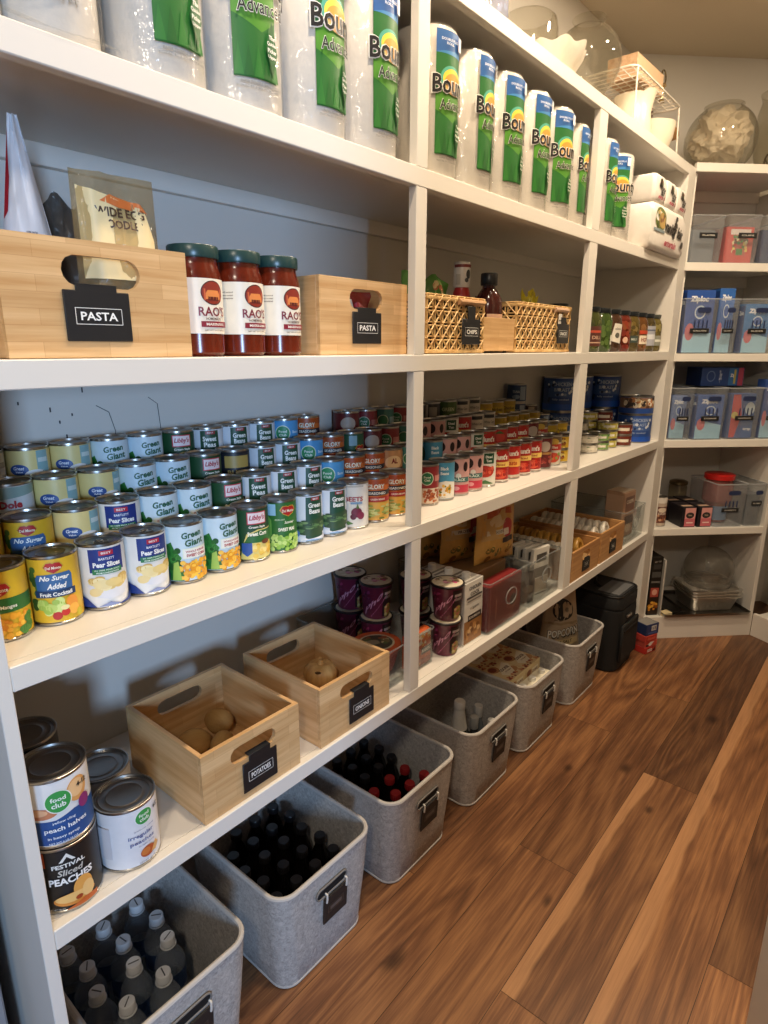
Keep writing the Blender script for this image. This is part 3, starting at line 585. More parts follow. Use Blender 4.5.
# ------------------------------------------------------------------ crates, baskets, jars, rolls on the left unit
def plate_hole(mb, w, h, t, y, cz, hw, hh, mat, n=40):
    """upright plate, front face at -Y side y, thickness t, with a stadium hole"""
    def stad(a):
        c, s_ = math.cos(a), math.sin(a); L_ = hw-hh
        # ray from centre to stadium border
        best = 1e9
        if abs(s_) > 1e-6:
            k = hh/abs(s_)
            if abs(c*k) <= L_: best = k
        if best > 1e8:
            sx = L_ if c > 0 else -L_
            B = -2*(c*sx); Cc = sx*sx-hh*hh; best = (-B+math.sqrt(max(0, B*B-4*Cc)))/2
        return c*best, s_*best
    angs = sorted([2*PI*k/n for k in range(n)]+[math.atan2(zz-cz, xx) % (2*PI) for xx in (-w/2, w/2) for zz in (0, h)])
    inn = []; out = []
    for a in angs:
        x, z = stad(a); inn.append((x, cz+z))
        c, s_ = math.cos(a), math.sin(a)
        ks = []
        if abs(c) > 1e-9: ks.append((w/2)/abs(c))
        if s_ > 1e-9: ks.append((h-cz)/s_)
        if s_ < -1e-9: ks.append(cz/-s_)
        k = min(ks); out.append((c*k, cz+s_*k))
    m = len(angs)
    vs = [(x, y, z) for x, z in out]+[(x, y, z) for x, z in inn]+[(x, y+t, z) for x, z in out]+[(x, y+t, z) for x, z in inn]
    fs = []
    for i in range(m):
        j = (i+1) % m
        fs += [(i, j, m+j, m+i), (2*m+j, 2*m+i, 3*m+i, 3*m+j), (m+i, m+j, 3*m+j, 3*m+i), (j, i, 2*m+i, 2*m+j)]
    return mb.add(vs, fs, mat)
TAGB = paint('#17181b', .5)
def name_tag(parent, text, x, y, z, w, h, clip=.02, cw=.7):
    """black hang tag hooked over the hand hole, white lettering in a thin frame"""
    b = MB(); b.box(x-w/2, x+w/2, y-.003, y-.0004, z, z+h, TAGB, .0012)
    b.box(x-w*cw/2, x+w*cw/2, y-.003, y-.0004, z+h-.002, z+h+clip, TAGB, .001)
    b.box(x-w*cw/2, x+w*cw/2, y-.003, y+.012, z+h+clip-.002, z+h+clip, TAGB, .0006)
    o = obj('name_tag', b, parent)
    a = MB(); mp = front(y-.003, x, z); tw = w*1000*.62; th = h*1000*.17; c = h*500
    art(a, mp, [('r', -tw/2-4, tw/2+4, c+th*.9+.0, c+th*.9+.8, '#e9e9e6'), ('r', -tw/2-4, tw/2+4, c-th*.9-.8, c-th*.9, '#e9e9e6'), ('r', -tw/2-4, -tw/2-3.2, c-th*.9, c+th*.9, '#e9e9e6'), ('r', tw/2+3.2, tw/2+4, c-th*.9, c+th*.9, '#e9e9e6'), T(text, 0, c, tw*.9, th, '#f2f2ee')])
    l = obj('lettering', a, o, smooth=0); return o
def crate(w, d, h, text, tw=.085, th=.066, tz=.014, hw=.055, hh=.017, label=None, tx=.0):
    t = .009; r = root('wooden_crate')
    b = MB(); plate_hole(b, w, h, t, -d/2, h*.74, hw, hh, BAMB); obj('front_panel', b, r, smooth=0)
    b = MB(); plate_hole(b, w, h, t, d/2-t, h*.74, hw, hh, BAMB); obj('back_panel', b, r, smooth=0)
    for s in (-1, 1):
        b = MB(); b.box(s*(w/2-t/2)-t/2, s*(w/2-t/2)+t/2, -d/2+t+.0002, d/2-t-.0002, 0, h, BAMBY, .0008); obj('side_panel', b, r, smooth=0)
    b = MB(); b.box(-w/2+t+.0002, w/2-t-.0002, -d/2+t+.0002, d/2-t-.0002, .002, .009, BAMBY); obj('bottom_panel', b, r, smooth=0)
    if text: name_tag(r, text, tx, -d/2, tz, tw, th, clip=h*.74-hh+.004-tz-th, cw=.62)
    return r
def put(r, y, xfront, z, d, label, cat, group=None, turn=0):
    """stand a thing on the left unit with its front face at xfront"""
    r.location = (xfront-d/2, y, z); r.rotation_euler = (0, 0, R90+turn); return tag(r, label, cat, group)
G_ = .0008
put(crate(.236, .262, .143, 'POTATOES', tx=.012), .646, -.008, S2+G_, .262, 'bamboo crate tagged POTATOES with three potatoes inside', 'crate')
put(crate(.236, .262, .143, 'ONIONS', tx=.015), .943, -.008, S2+G_, .262, 'bamboo crate tagged ONIONS with one onion inside', 'crate')
put(crate(.268, .30, .154, 'PASTA', .094, .067, .022, .056, .02, tx=-.012), .4545, -.03, S4+G_, .30, 'large bamboo crate tagged PASTA holding bags, left of the sauce jars', 'crate')
put(crate(.276, .30, .150, 'PASTA', .092, .064, .022, .052, .02, tx=.0), 1.031, -.05, S4+G_, .30, 'bamboo crate tagged PASTA right of the sauce jars, by the post', 'crate')
# potatoes and onion
def blob(name, rx, ry, rz_, mat, seed, parent=None, n=1.0, loc=(0, 0, 0), amp=.06, ridges=0, dent=0):
    bm_ = bmesh.new(); bmesh.ops.create_icosphere(bm_, subdivisions=4, radius=1)
    rd = random.Random(seed); ph = [rd.uniform(0, 6.3) for _ in range(6)]
    for v in bm_.verts:
        x, y, z = v.co; k = 1+amp*(math.sin(2.3*x+ph[0])+math.sin(2.9*y+ph[1])+math.sin(3.1*z+ph[2]))/2+amp*.4*math.sin(6*x+ph[3])*math.sin(5*y+ph[4])
        if ridges: k *= 1+.02*math.cos(ridges*math.atan2(y, x))*(1-z*z)
        if dent: k *= 1-.25*max(0, z-.8)/.2
        v.co = Vector((x*rx*k, y*ry*k, z*rz_*k))
    zm = min(v.co.z for v in bm_.verts)
    for v in bm_.verts: v.co.z -= zm
    b = MB(); b.bm(bm_, mat); return obj(name, b, parent, loc, smooth=180)
POT = wood('potato_skin', '#8a6534', '#c39a5c', 'X', .8, .25)
for i, (x, y, s, lab) in enumerate(((-.222, .712, 1.0, 'brown potato at the back of the POTATOES crate'), (-.196, .632, 1.02, 'brown potato at the left of the POTATOES crate'), (-.150, .672, .86, 'small brown potato nearest the crate front'))):
    p = blob('potato', .036*s, .029*s, .027*s, POT, i+2); p.location = (x, y, S2+G_+.0096); p.rotation_euler = (0, 0, i*1.1); tag(p, lab, 'potato', 'potatoes in the crate')
ONI = wood('onion_skin', '#a8743a', '#dcb678', 'Z', .4, .5)
o = blob('onion', .043, .043, .036, ONI, 9, ridges=14, amp=.025, dent=1); o.location = (-.185, 1.0, S2+G_+.0096); tag(o, 'papery yellow onion lying in the ONIONS crate', 'onion')
b = MB(); b.lathe([(.010, 0), (.005, .006), (.004, .012), (.007, .016)], ONI, 10); obj('stem', b, o, (0, 0, .064))
b = MB(); b.lathe([(.0085, 0), (.009, .002), (.003, .004)], paint('#5a4024', .9), 12); obj('root_end', b, o, (.018, -.026, .055))

# marinara jars
GLASS = clear('jar_glass', '#f4fbf7', .03, .7)
def sauce_jar():
    h = .176; R = .0432
    prof = [(.038, .0), (R, .006), (R, .124), (.0415, .134), (.0385, .143), (.0375, .148), (.0375, .155)]
    r = root('sauce_jar'); b = MB(); b.lathe(prof, paint('#611f0e', .2, var=.35, scale=90), 40); obj('glass_jar', b, r)
    l = MB(); l.lathe([(.0405, .154), (.0412, .156), (.0412, .1715), (.0400, .1735), (.0001, .1725)], paint('#24413f', .3), 40); obj('lid', l, r)
    a = MB(); mp = cyl(R+.0004)
    art(a, mp, [('r', -66, 64, 36, 122, '#ece4d2'), ('e', 10, 100, 22, 19, '#3a1a16'), ('e', 10, 100, 20.5, 17.5, '#8c2f22'), ('p', [(-6, 96), (0, 104), (20, 104), (26, 96), (24, 90), (-4, 90)], '#e08a4a'), ('r', 0, 20, 88, 94, '#5c1c18'), ('r', -7, -4, 88, 106, '#c8603a'), ('r', 24, 27, 88, 106, '#c8603a'), T("RAO'S", 8, 71, 50, 15, '#7b1f28', b=.02), T('HOMEMADE', 8, 59.5, 28, 4, '#4a3030'), ('r', -14, 48, 46.5, 55.5, '#8a1f2c'), T('MARINARA', 12, 51, 36, 4.4, '#f0e6da', b=.02), T('NET WT 24 OZ (680 g)', 10, 41, 38, 2.6, '#5a4a44'), T('All natural', -40, 105, 18, 2.2, '#6a5a50'), T('slow cooked', -40, 100, 18, 2.2, '#6a5a50'), T('tomatoes', -40, 95, 18, 2.2, '#6a5a50')])
    obj('label', a, r); return r
J0 = sauce_jar()
for y, lab in ((.6395, 'marinara sauce jar with dark lid touching the large PASTA crate'), (.7275, 'middle one of three marinara sauce jars with cream labels'), (.8155, 'marinara sauce jar nearest the right-hand PASTA crate')):
    place(J0, -.085, y, S4+G_, R90-.14, lab, 'jar')['group'] = 'marinara jars between the pasta crates'

# soft bags: closed pillow shape with art on its front
def pillow(w, h, d, mat, seed=1, topw=1.0, crimp=.0, n=14, amp=.06, gus=.6, lean=0):
    rd = random.Random(seed); ph = [rd.uniform(0, 6.28) for _ in range(10)]
    def surf(u, v, s):
        x = u*w/2*(1+(topw-1)*v); e = (1-abs(u)**3)*(1-abs(2*v-1)**5) if gus else 1
        pr = max(.03, (1-.75*v**2.2))
        y = s*d/2*e*pr
        wob = amp*d*(math.sin(7*u+9*v+ph[0])*.5+math.sin(11*v-5*u+ph[1])*.4+math.sin(17*u+6*v+ph[2])*.25+math.sin(23*v+13*u+ph[5])*.2)*(.3+.7*v)
        z = h*v+crimp*h*math.sin(5*u+ph[3])*v
        return (x+wob*.3, y+wob*(1 if s < 0 else .6)+lean*v*h, z)
    vs = []; fs = []
    us = [-1+2*i/n for i in range(n+1)]; vv = [i/n for i in range(n+1)]
    for s in (-1, 1):
        for v in vv:
            for u in us: vs.append(surf(u, v, s))
    M = (n+1)*(n+1); st = n+1
    for i in range(n):
        for j in range(n):
            a = i*st+j; fs.append((a, a+1, a+st+1, a+st)); a += M; fs.append((a+1, a, a+st, a+st+1))
    for i in range(n):
        for j in (0, n): a = i*st+j; q = (a, a+st, a+st+M, a+M); fs.append(q if j == 0 else q[::-1])
        for a in (i, n*st+i): q = (a, a+1, a+1+M, a+M); fs.append(q[::-1] if a == i else q)
    b = MB(); b.add(vs, fs, mat)
    def mp(u, v, l):
        x, y, z = surf(max(-1, min(1, u/(w/2))), max(0, min(1, v/h)), -1); return (x, y-l-.0006, z)
    mp.R = w*.3
    return b, mp
def bag(name, w, h, d, mat, items, label, cat, loc, rz, seed=1, bot=None, **k):
    b, mp = pillow(w, h, d, mat, seed, **k); o = obj(name, b, None, loc, rz, smooth=60)
    if items:
        a = MB(); art(a, mp, items, l0=.0006, step=5); obj('print', a, o)
    return tag(o, label, cat)
CZ = S4+G_+.0098
PW = paint('#e4e2e4', .35, var=.03, bump=.3)
b = MB()
o = bag('flour_bag', .115, .318, .045, PW, [('p', [(-57, 180), (-57, 300), (-46, 235), (-48, 190)], '#a81f2a'), T('KEEP FRESH', 6, 163, 26, 3, '#3a3a44'), ('r', -14, 24, 158, 159, '#3a3a44')], 'tall white pouch with peaked top standing in the large PASTA crate', 'bag', (-.165, .418, CZ), R90-.25, 4, topw=.10, amp=.10)
CLR = clear('clear_film', '#e6e8ea', .12, .75, .10, '#c8ccd0', wav=60)
o = bag('noodle_bag', .125, .245, .05, clear('noodle_film', '#ece9e0', .1, 1.0, .30, '#d8c090', wav=70), [('p', [(-56, 100), (-56, 225), (-20, 216), (40, 200), (54, 160), (54, 100)], '#ecd9a6'), ('p', [(-26, 206), (-10, 216), (34, 208), (46, 196), (0, 200)], '#d9783c'), T('WIDE EGG', 2, 192, 74, 13, '#4a3428', b=.03), T('NOODLES', 2, 176, 66, 12, '#4a3428', b=.03)], 'clear wide egg noodle bag with cream print in the large PASTA crate', 'bag', (-.078, .508, CZ), R90-.12, 6, topw=.95, amp=.12)
o = bag('pasta_bag', .09, .225, .04, clear('dark_film', '#b8b4b0', .12, .8, .6, '#6f675f', wav=80), None, 'crumpled grey pasta bag between the white pouch and noodle bag', 'bag', (-.205, .492, CZ), R90-.3, 11, topw=.8, amp=.2, crimp=.05)
o = bag('red_pasta_bag', .20, .125, .08, clear('red_film', '#e8d8d0', .12, .8, .6, '#b03a34', wav=80), [('e', -30, 88, 14, 12, '#b8242c'), ('e', 34, 90, 14, 11, '#b8242c'), ('r', -14, 18, 80, 106, '#d9cdbf'), T('Pasta', 2, 92, 24, 8, '#6a2a20')], 'red and clear pasta bag seen through the right PASTA crate handle', 'bag', (-.13, 1.035, CZ), R90, 8, topw=.9, amp=.15)

# cane baskets and the small crate between them
CANE = wood('cane', '#b98a4c', '#e2c187', 'Y', .55, .5)
def cane_basket(w, d, h):
    r = root('cane_basket'); b = MB()
    for z in (.006, h-.004):
        b.tube([(-w/2, -d/2, z), (w/2, -d/2, z), (w/2, d/2, z), (-w/2, d/2, z)], .005, CANE, 8, True)
    obj('rim', b, r)
    inner = paint('#2e2414', .9)  # near-black sheets inside the cane imitate the basket's shaded interior
    def side(L_, fn, name):
        b = MB(); q = .0021; pitch = .033
        nu = max(2, round(L_/pitch)); nv = max(2, round(h/pitch)); pu = L_/nu; pv = h/nv
        def bar(a, c, lift): b.tube([fn(*a, lift), fn(*c, lift)], q, CANE, 5)
        for i in range(nu+1): 
            for o_ in (-.0042, .0042):
                x = min(L_, max(0, i*pu+o_)); bar((x, 0), (x, h), .001)
        for j in range(nv+1):
            for o_ in (-.0042, .0042):
                z = min(h, max(0, j*pv+o_)); bar((0, z), (L_, z), .003)
        for k in range(-nv, nu+1):
            a0 = (max(0, k)*pu, max(0, -k)*pv); m = min(nu-max(0, k), nv-max(0, -k))
            if m > 0: bar(a0, (a0[0]+m*pu, a0[1]+m*pv), .0045)
            a0 = (max(0, k)*pu, h-max(0, -k)*pv)
            if m > 0: bar(a0, (a0[0]+m*pu, a0[1]-m*pv), .0045)
        obj(name, b, r)
    side(w, lambda u, v, l: (-w/2+u, -d/2-l+.003, v+.003), 'front_weave')
    side(d, lambda u, v, l: (-w/2-l+.003, d/2-u, v+.003), 'side_weave')
    side(d, lambda u, v, l: (w/2+l-.003, -d/2+u, v+.003), 'side_weave')
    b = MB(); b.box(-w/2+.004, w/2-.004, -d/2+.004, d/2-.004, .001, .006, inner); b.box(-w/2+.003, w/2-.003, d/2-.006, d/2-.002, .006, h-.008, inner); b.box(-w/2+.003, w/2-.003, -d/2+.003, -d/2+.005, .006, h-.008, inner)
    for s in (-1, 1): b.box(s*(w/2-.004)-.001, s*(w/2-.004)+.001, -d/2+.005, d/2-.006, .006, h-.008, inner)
    obj('shade_lining', b, r, smooth=0)
    return r
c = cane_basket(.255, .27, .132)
hb = MB(); hb.tube([(.0, -.139, .124), (.115, -.139, .124)], .0075, paint('#b98f66', .6), 8); obj('handle', hb, c)
name_tag(c, 'CHIPS', .052, -.143, .022, .085, .062, clip=.03, cw=.4)
put(c, 1.352, -.035, S4+G_, .27, 'cane webbed basket with green bag sticking out, beside the middle post', 'basket')
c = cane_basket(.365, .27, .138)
hb = MB(); hb.tube([(.06, -.139, .130), (.15, -.139, .130)], .0075, paint('#c4a184', .6), 8); obj('handle', hb, c)
b = MB(); art(b, front(-.1425, .095, 0), [('r', -16, 10, 88, 118, '#d9d4cc'), ('r', -12, 6, 96, 100, '#5a5a5a')]); obj('paper_slip', b, c, smooth=0)
name_tag(c, 'SNACKS', .115, -.143, .028, .085, .060, clip=.02, cw=.4)
put(c, 1.855, -.045, S4+G_, .27, 'wider cane webbed basket with yellow bag, left of the second post', 'basket')
sc = MB(); sr = root('small_crate')
for nm, bx in (('front_panel', (-.086, .086, -.10, -.091)), ('back_panel', (-.086, .086, .091, .10)), ('side_panel', (-.086, -.077, -.0908, .0908)), ('side_panel', (.077, .086, -.0908, .0908))):
    b = MB(); b.box(*bx, .006, .093, BAMB, .0008); obj(nm, b, sr, smooth=0)
b = MB(); b.box(-.0765, .0765, -.0905, .0905, .006, .012, BAMBY)
for x in (-.07, .07):
    for y in (-.08, .08): b.lathe([(.006, 0), (.006, .0063)], BLACK, 10, c=(x, y))
obj('bottom_panel', b, sr, smooth=0)
put(sr, 1.571, -.04, S4+G_, .20, 'small plain bamboo crate holding bottles between the cane baskets', 'crate')
GF = paint('#4f8a3a', .35, var=.3, scale=40, bump=.5)
bag('chip_bag', .185, .182, .05, GF, [('p', [(10, 120), (34, 168), (70, 150), (60, 120)], '#a8c46c'), ('p', [(-60, 150), (-20, 168), (-10, 140)], '#2e6a2c'), ('s', 20, 64, 128, 160, 8, 8, ['#d8c08a', '#b86a3a'])], 'crinkled green snack bag poking out of the left cane basket', 'bag', (-.15, 1.375, S4+.0085), R90, 14, topw=1.05, amp=.25, crimp=.06)
bag('snack_bag', .10, .178, .04, paint('#d4c224', .35, var=.2, scale=40, bump=.4), [('s', -30, 34, 140, 172, 8, 9, ['#e4d84a', '#b8a818'])], 'bright yellow bag poking out of the wider cane basket', 'bag', (-.14, 1.935, S4+.0085), R90, 15, topw=1.1, amp=.3, crimp=.08)
bag('dark_snack_bag', .15, .158, .05, paint('#2a2a22', .4, var=.2, bump=.4), None, 'dark bag just showing over the left end of the wider cane basket', 'bag', (-.20, 1.775, S4+.0085), R90, 17, topw=1.0, amp=.25)
# bottles in the small crate
def bottle(name, prof, mat, capprof, capmat, lab=None, n=28, mpR=None):
    r = root(name); b = MB(); b.lathe(prof, mat, n); obj('body', b, r)
    l = MB(); l.lathe(capprof, capmat, n); obj('cap', l, r)
    if lab:
        a = MB(); art(a, cyl(mpR), lab); obj('label', a, r)
    return r
o = bottle('seasoning_bottle', [(.026, 0), (.028, .004), (.028, .13), (.024, .152), (.020, .163), (.020, .166)], paint('#a8241e', .3), [(.023, .1655), (.024, .168), (.024, .228), (.022, .233), (.0001, .233)], paint('#d9d2c8', .4), [('r', -26, 26, 20, 100, '#d8d0c0'), ('e', 4, 70, 16, 16, '#b8342a'), T('chile', 4, 44, 30, 10, '#2c5a3a'), ('r', -30, 30, 104, 120, '#c8362a')], mpR=.0283)
a = MB(); art(a, cyl(.0243), [('r', -36, 36, 218, 226, '#7a2a24'), ('e', 8, 200, 8, 12, '#3a3a3a'), ('e', 2, 184, 6, 6, '#4a4a4a'), ('r', -30, -16, 172, 200, '#bdb4a6')]); obj('cap_print', a, o)
o.location = (-.170, 1.575, S4+.0135); o.rotation_euler = (0, 0, R90-.5); tag(o, 'tall red seasoning bottle with long white cap in the small crate', 'bottle')
o = bottle('sauce_bottle', [(.038, 0), (.040, .004), (.040, .115), (.036, .135), (.024, .155), (.018, .162), (.018, .170)], paint('#3a1612', .15), [(.0225, .169), (.0235, .171), (.0235, .199), (.022, .201), (.0001, .201)], paint('#15171c', .35), [('r', -32, 32, 20, 92, '#c9a287'), ('r', -28, 28, 60, 80, '#8a3a2a'), T('SAUCE', 2, 70, 40, 10, '#e8d8c0')], mpR=.0403)
o.location = (-.096, 1.600, S4+.0135); o.rotation_euler = (0, 0, R90-.3); tag(o, 'dark brown sauce bottle with black cap in the small crate', 'bottle')
# something dark beside the second post
for y, lab in ((2.082, 'dark olive jar half hidden behind the second post'), ):
    j = root('olive_jar'); b = MB(); b.lathe([(.033, 0), (.036, .005), (.036, .12), (.03, .135), (.03, .139)], paint('#2a2a20', .2), 28); obj('glass_jar', b, j)
    l = MB(); l.lathe([(.033, .138), (.034, .14), (.034, .156), (.032, .158), (.0001, .158)], paint('#16181c', .3), 28); obj('lid', l, j)
    j.location = (-.11, y, S4+G_); tag(j, lab, 'jar')
# pickle and olive jars in the right bay
def pickle(seed, cols, base, labc, h=.155, R=.041, lidc='#1c2226', tall=1):
    r = root('pickle_jar'); rd = random.Random(seed)
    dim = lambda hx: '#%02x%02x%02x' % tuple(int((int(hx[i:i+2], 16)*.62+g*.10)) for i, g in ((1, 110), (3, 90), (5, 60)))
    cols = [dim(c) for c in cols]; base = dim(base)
    b = MB(); b.lathe([(R-.004, 0), (R, .005), (R, h*.74), (R-.004, h*.82), (R-.009, h*.87), (R-.009, h*.90)], paint(base, .15, var=.3, scale=70), 32)
    art(b, cyl(R), [('s', -80, 80, 16, h*690, 90, 9, cols, 1.1)], l0=.0002, rnd=rd); obj('glass_jar', b, r)
    l = MB(); l.lathe([(R-.007, h*.895), (R-.006, h*.905), (R-.006, h*.99), (R-.008, h), (.0001, h-.001)], paint(lidc, .3), 32); obj('lid', l, r)
    a = MB(); art(a, cyl(R+.0016), labc); obj('label', a, r); return r
JR = [
 (2.262, 'pickle jar with brown label beside the second post', 1, ['#6d7a30', '#8a9444', '#4c5a22'], '#55602a', [('r', -40, 34, 20, 88, '#5a3028'), ('r', -30, 24, 66, 74, '#c0503a'), T('DILL', -2, 50, 40, 12, '#c8a48c'), ('r', -30, 24, 30, 34, '#c8a48c')]),
 (2.366, 'jar of green pickles with pale side label, second from the post', 2, ['#5d8a34', '#7aa24a', '#48702a'], '#4a6a2a', [('r', 10, 44, 26, 60, '#d6d6c8'), ('r', 16, 40, 34, 40, '#4a4a44')]),
 (2.466, 'jar with large white patterned label, third from the post', 3, ['#7c4a2c', '#5c3a24', '#8c6a3c'], '#5a3826', [('p', [(-34, 40), (-20, 104), (22, 100), (10, 30)], '#ded8cc'), ('e', -6, 60, 10, 10, '#5a5a50'), T('olives', -4, 84, 26, 9, '#4a4438')]),
 (2.566, 'jar of red peppers in the middle of the jar row', 4, ['#b8321e', '#d0482a', '#98261a', '#c86a3a'], '#8a2a1c', [('e', -10, 44, 12, 12, '#d8b09a')]),
 (2.668, 'jar of golden peppers with small dark label', 5, ['#a88a3c', '#8c7430', '#c0a458', '#6a5a28'], '#7a642a', [('r', -30, 10, 34, 62, '#3c4a44'), T('MILD', -10, 48, 28, 9, '#c8ccc0')]),
 (2.768, 'jar of orange pickled vegetables with stacked red label', 6, ['#b8703a', '#a0582c', '#c88a4c', '#7a6a30'], '#8a5428', [('r', -26, 26, 70, 84, '#c0472e'), ('r', -26, 26, 30, 64, '#e0d2bc'), T('HOT', 0, 47, 34, 16, '#8c2a20', b=.03)]),
 (2.868, 'jar with pale grey-blue label, second from the far panel', 7, ['#7c6a34', '#947c40', '#5e5228'], '#5e502a', [('r', -44, 40, 24, 104, '#a8aab4'), ('r', -30, 28, 50, 70, '#dadce0'), ('r', -30, 28, 84, 90, '#5a6278')]),
 (2.955, 'jar of yellow peppers nearest the far panel', 8, ['#b09a3c', '#c8b458', '#8c7c30', '#d0c070'], '#8a7a34', [('r', -30, 30, 24, 66, '#8a8c80'), ('r', -20, 22, 40, 50, '#d8d8cc')]),
]
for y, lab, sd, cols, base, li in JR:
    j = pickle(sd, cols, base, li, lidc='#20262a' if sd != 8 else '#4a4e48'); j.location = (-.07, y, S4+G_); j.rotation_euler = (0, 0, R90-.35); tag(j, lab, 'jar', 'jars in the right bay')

# ------------------------------------------------------------------ paper towels
ROLLW = paint('#dcd7cf', .6, var=.06, scale=55, bump=.6)
FILM = clear('roll_film', '#fdfcfa', .10, 1.5, .04, '#f2eee8', wav=42)
def towel(ry=.0735, h=.287):
    r = root('paper_towel_roll'); b = MB()
    b.lathe([(.021, .0), (ry-.002, .0), (ry, .003), (ry, h-.003), (ry-.002, h), (.021, h)], ROLLW, 44, cap0=False, cap1=False)
    b.lathe([(.021, h), (.021, 0)], paint('#b59b7a', .8), 20, cap0=False, cap1=False); obj('roll', b, r)
    f = MB(); n = 44; prof = [(ry-.001, .0012), (ry+.0028, .004), (ry+.0028, h-.006), (ry-.002, h+.0035), (ry*.45, h+.005), (.012, h+.002)]
    f.lathe(prof, FILM, n, cap0=False, cap1=False); obj('wrapper', f, r)
    a = MB(); H = h*1000; mp = cyl(ry+.0034)
    z = [('r', -38, 38, 44, H*.62, '#26692a'), ('p', [(-38, H*.45), (-38, H*.62), (38, H*.62), (38, H*.45), (10, H*.38)], '#4f8c2c'), ('r', -38, 38, H*.58, H*.84, '#236a2e'), ('r', -38, 38, H*.82, H*.97, '#2f62a4'), ('p', [(-38, H*.82), (-20, H*.835), (38, H*.86), (38, H*.82)], '#3f86c0')]
    for k in range(5): z.append(('p', [(-38+k*16, 46), (-30+k*16, 90), (-22+k*16, 46)], '#225f26' if k % 2 else '#2d742c'))
    z += [('e', 6, H*.66, 34, 26, '#4fa890'), ('e', 8, H*.655, 30, 22, '#e3d04a'), ('e', 10, H*.64, 27, 18, '#ee9a3e'), ('e', 10, H*.60, 25, 12, '#f2c27a'),
          T('Bounty', 16, H*.61, 128, 50, '#f4f1ea', b=.05, rise=.06), T('Bounty', 16, H*.61, 124, 46, '#191716', b=.02, rise=.06),
          T('Advanced', 12, H*.495, 84, 21, '#f0efe6', b=.035, rise=.08), T('Advanced', 12, H*.495, 82, 19, '#23211e', b=.012, rise=.08),
          ('p', [(14, 86), (26, 128), (38, 86), (26, 52)], '#1f5a26'), T('The', 26, 105, 12, 6, '#eef0e6'), T('Quicker', 26, 96, 20, 6, '#eef0e6'), T('Picker', 26, 87, 18, 6, '#eef0e6'), T('Upper', 26, 78, 17, 6, '#eef0e6'),
          T('DOUBLE PLUS', -6, H*.905, 44, 5, '#e6eef6'), T('ROLL', -6, H*.88, 20, 5, '#e6eef6'), ('r', 20, 34, H*.86, H*.95, '#e8eef4'), T('PAPER TOWELS  2-PLY SHEETS', 4, 36, 64, 4, '#8d8880'), T('TOTAL 51.3 SQ FT (4.7 m2)', 0, 29, 70, 4.5, '#8d8880')]
    art(a, mp, z, l0=.0002); obj('label', a, r); return r
TW = towel(.0712)
PT = [(.597, -.083, 150, 'paper towel roll beside the multi-roll pack'), (.7485, -.083, 232, 'second paper towel roll right of the multi-roll pack'), (.9005, -.083, 316, 'third paper towel roll right of the multi-roll pack'), (1.0525, -.083, 373, 'paper towel roll just left of the first post'),
      (1.2675, -.083, 435, 'paper towel roll just right of the first post'), (1.4185, -.083, 480, 'paper towel roll with twisted wrapper, second right of first post'), (1.5695, -.083, 506, 'paper towel roll third right of the first post'), (1.7205, -.083, 534, 'paper towel roll fourth right of the first post'), (1.8715, -.083, 554, 'paper towel roll fifth right of the first post'), (2.0215, -.0985, 578, 'paper towel roll just left of the second post'),
      (2.222, -.083, 606, 'paper towel roll just right of the second post')]
ROLL_TURN = [1.54, 1.34, 1.6, 1.58, 1.46, 1.64, 1.42, 1.46, 1.24, 1.672, 1.58]
for (y, x, f, lab), tn in zip(PT, ROLL_TURN):
    o = place(TW, x, y, S5+G_+.0005, tn, lab, 'paper towels'); o['group'] = 'paper towel rolls on the upper shelf'
o = towel(.066, .275)
o.location = (-.075, 2.374, S5+G_); o.rotation_euler = (0, 0, R90-.85); tag(o, 'slim single paper towel roll leaning beside the napkin packs', 'paper towels', 'paper towel rolls on the upper shelf')
# plain white roll behind, near the first post
b = MB(); b.lathe([(.002, 0), (.068, 0), (.070, .003), (.070, .272), (.068, .275), (.002, .275)], ROLLW, 40); o = obj('paper_towel_roll', b, None, (-.20, 1.168, S5+G_)); tag(o, 'plain white paper towel roll set back behind the first post', 'paper towels')
f = MB(); f.lathe([(.069, .001), (.0725, .004), (.0725, .27), (.06, .279), (.012, .277)], FILM, 40, cap0=False, cap1=False); obj('wrapper', f, o)
# multi-roll pack at the left end
pk = root('towel_pack')
for yy, xx in ((-.061, -.064), (.061, -.064), (-.061, .064), (.061, .064)):
    b = MB(); b.lathe([(.002, 0), (.058, 0), (.060, .004), (.060, .276), (.058, .28), (.002, .28)], ROLLW, 36); obj('roll', b, pk, (yy, xx, .004))
def roundrect(w, d, r, n=6):
    P = []
    for cx, cy, a0 in ((w/2-r, d/2-r, 0), (-w/2+r, d/2-r, PI/2), (-w/2+r, -d/2+r, PI), (w/2-r, -d/2+r, 1.5*PI)):
        for k in range(n+1): a = a0+PI/2*k/n; P.append((cx+r*math.cos(a), cy+r*math.sin(a)))
    return P
b = MB(); loops = []
for z, g in ((.002, .0), (.02, .003), (.1, .003), (.2, .002), (.28, .003), (.292, -.03)):
    loops.append([(x*(1+g/.125), y*(1+g/.13), z) for x, y in roundrect(.244, .256, .062, 10)])
b.loft(loops, clear('pack_film', '#fbfaf8', .12, .8, .06, '#f0ece8', wav=28)); obj('wrapper', b, pk)
b = MB(); art(b, front(-.1335, -.012, 0), [('r', 20, 92, 66, 190, '#2f7a2c'), ('p', [(30, 66), (60, 140), (92, 66)], '#3a8a34'), T('TOTAL 205 SQ FT', 30, 46, 100, 6, '#8d8880'), T('PAPER TOWELS 2-PLY', 34, 56, 90, 5, '#8d8880'), T('Bounty', 40, 205, 100, 40, '#191716', b=.055), ('r', -104, -40, 66, 190, '#2f7a2c')], l0=.0004); obj('label', b, pk, smooth=0)
f = MB(); # loose film tail hanging over the shelf edge
vs = []; fs_ = []
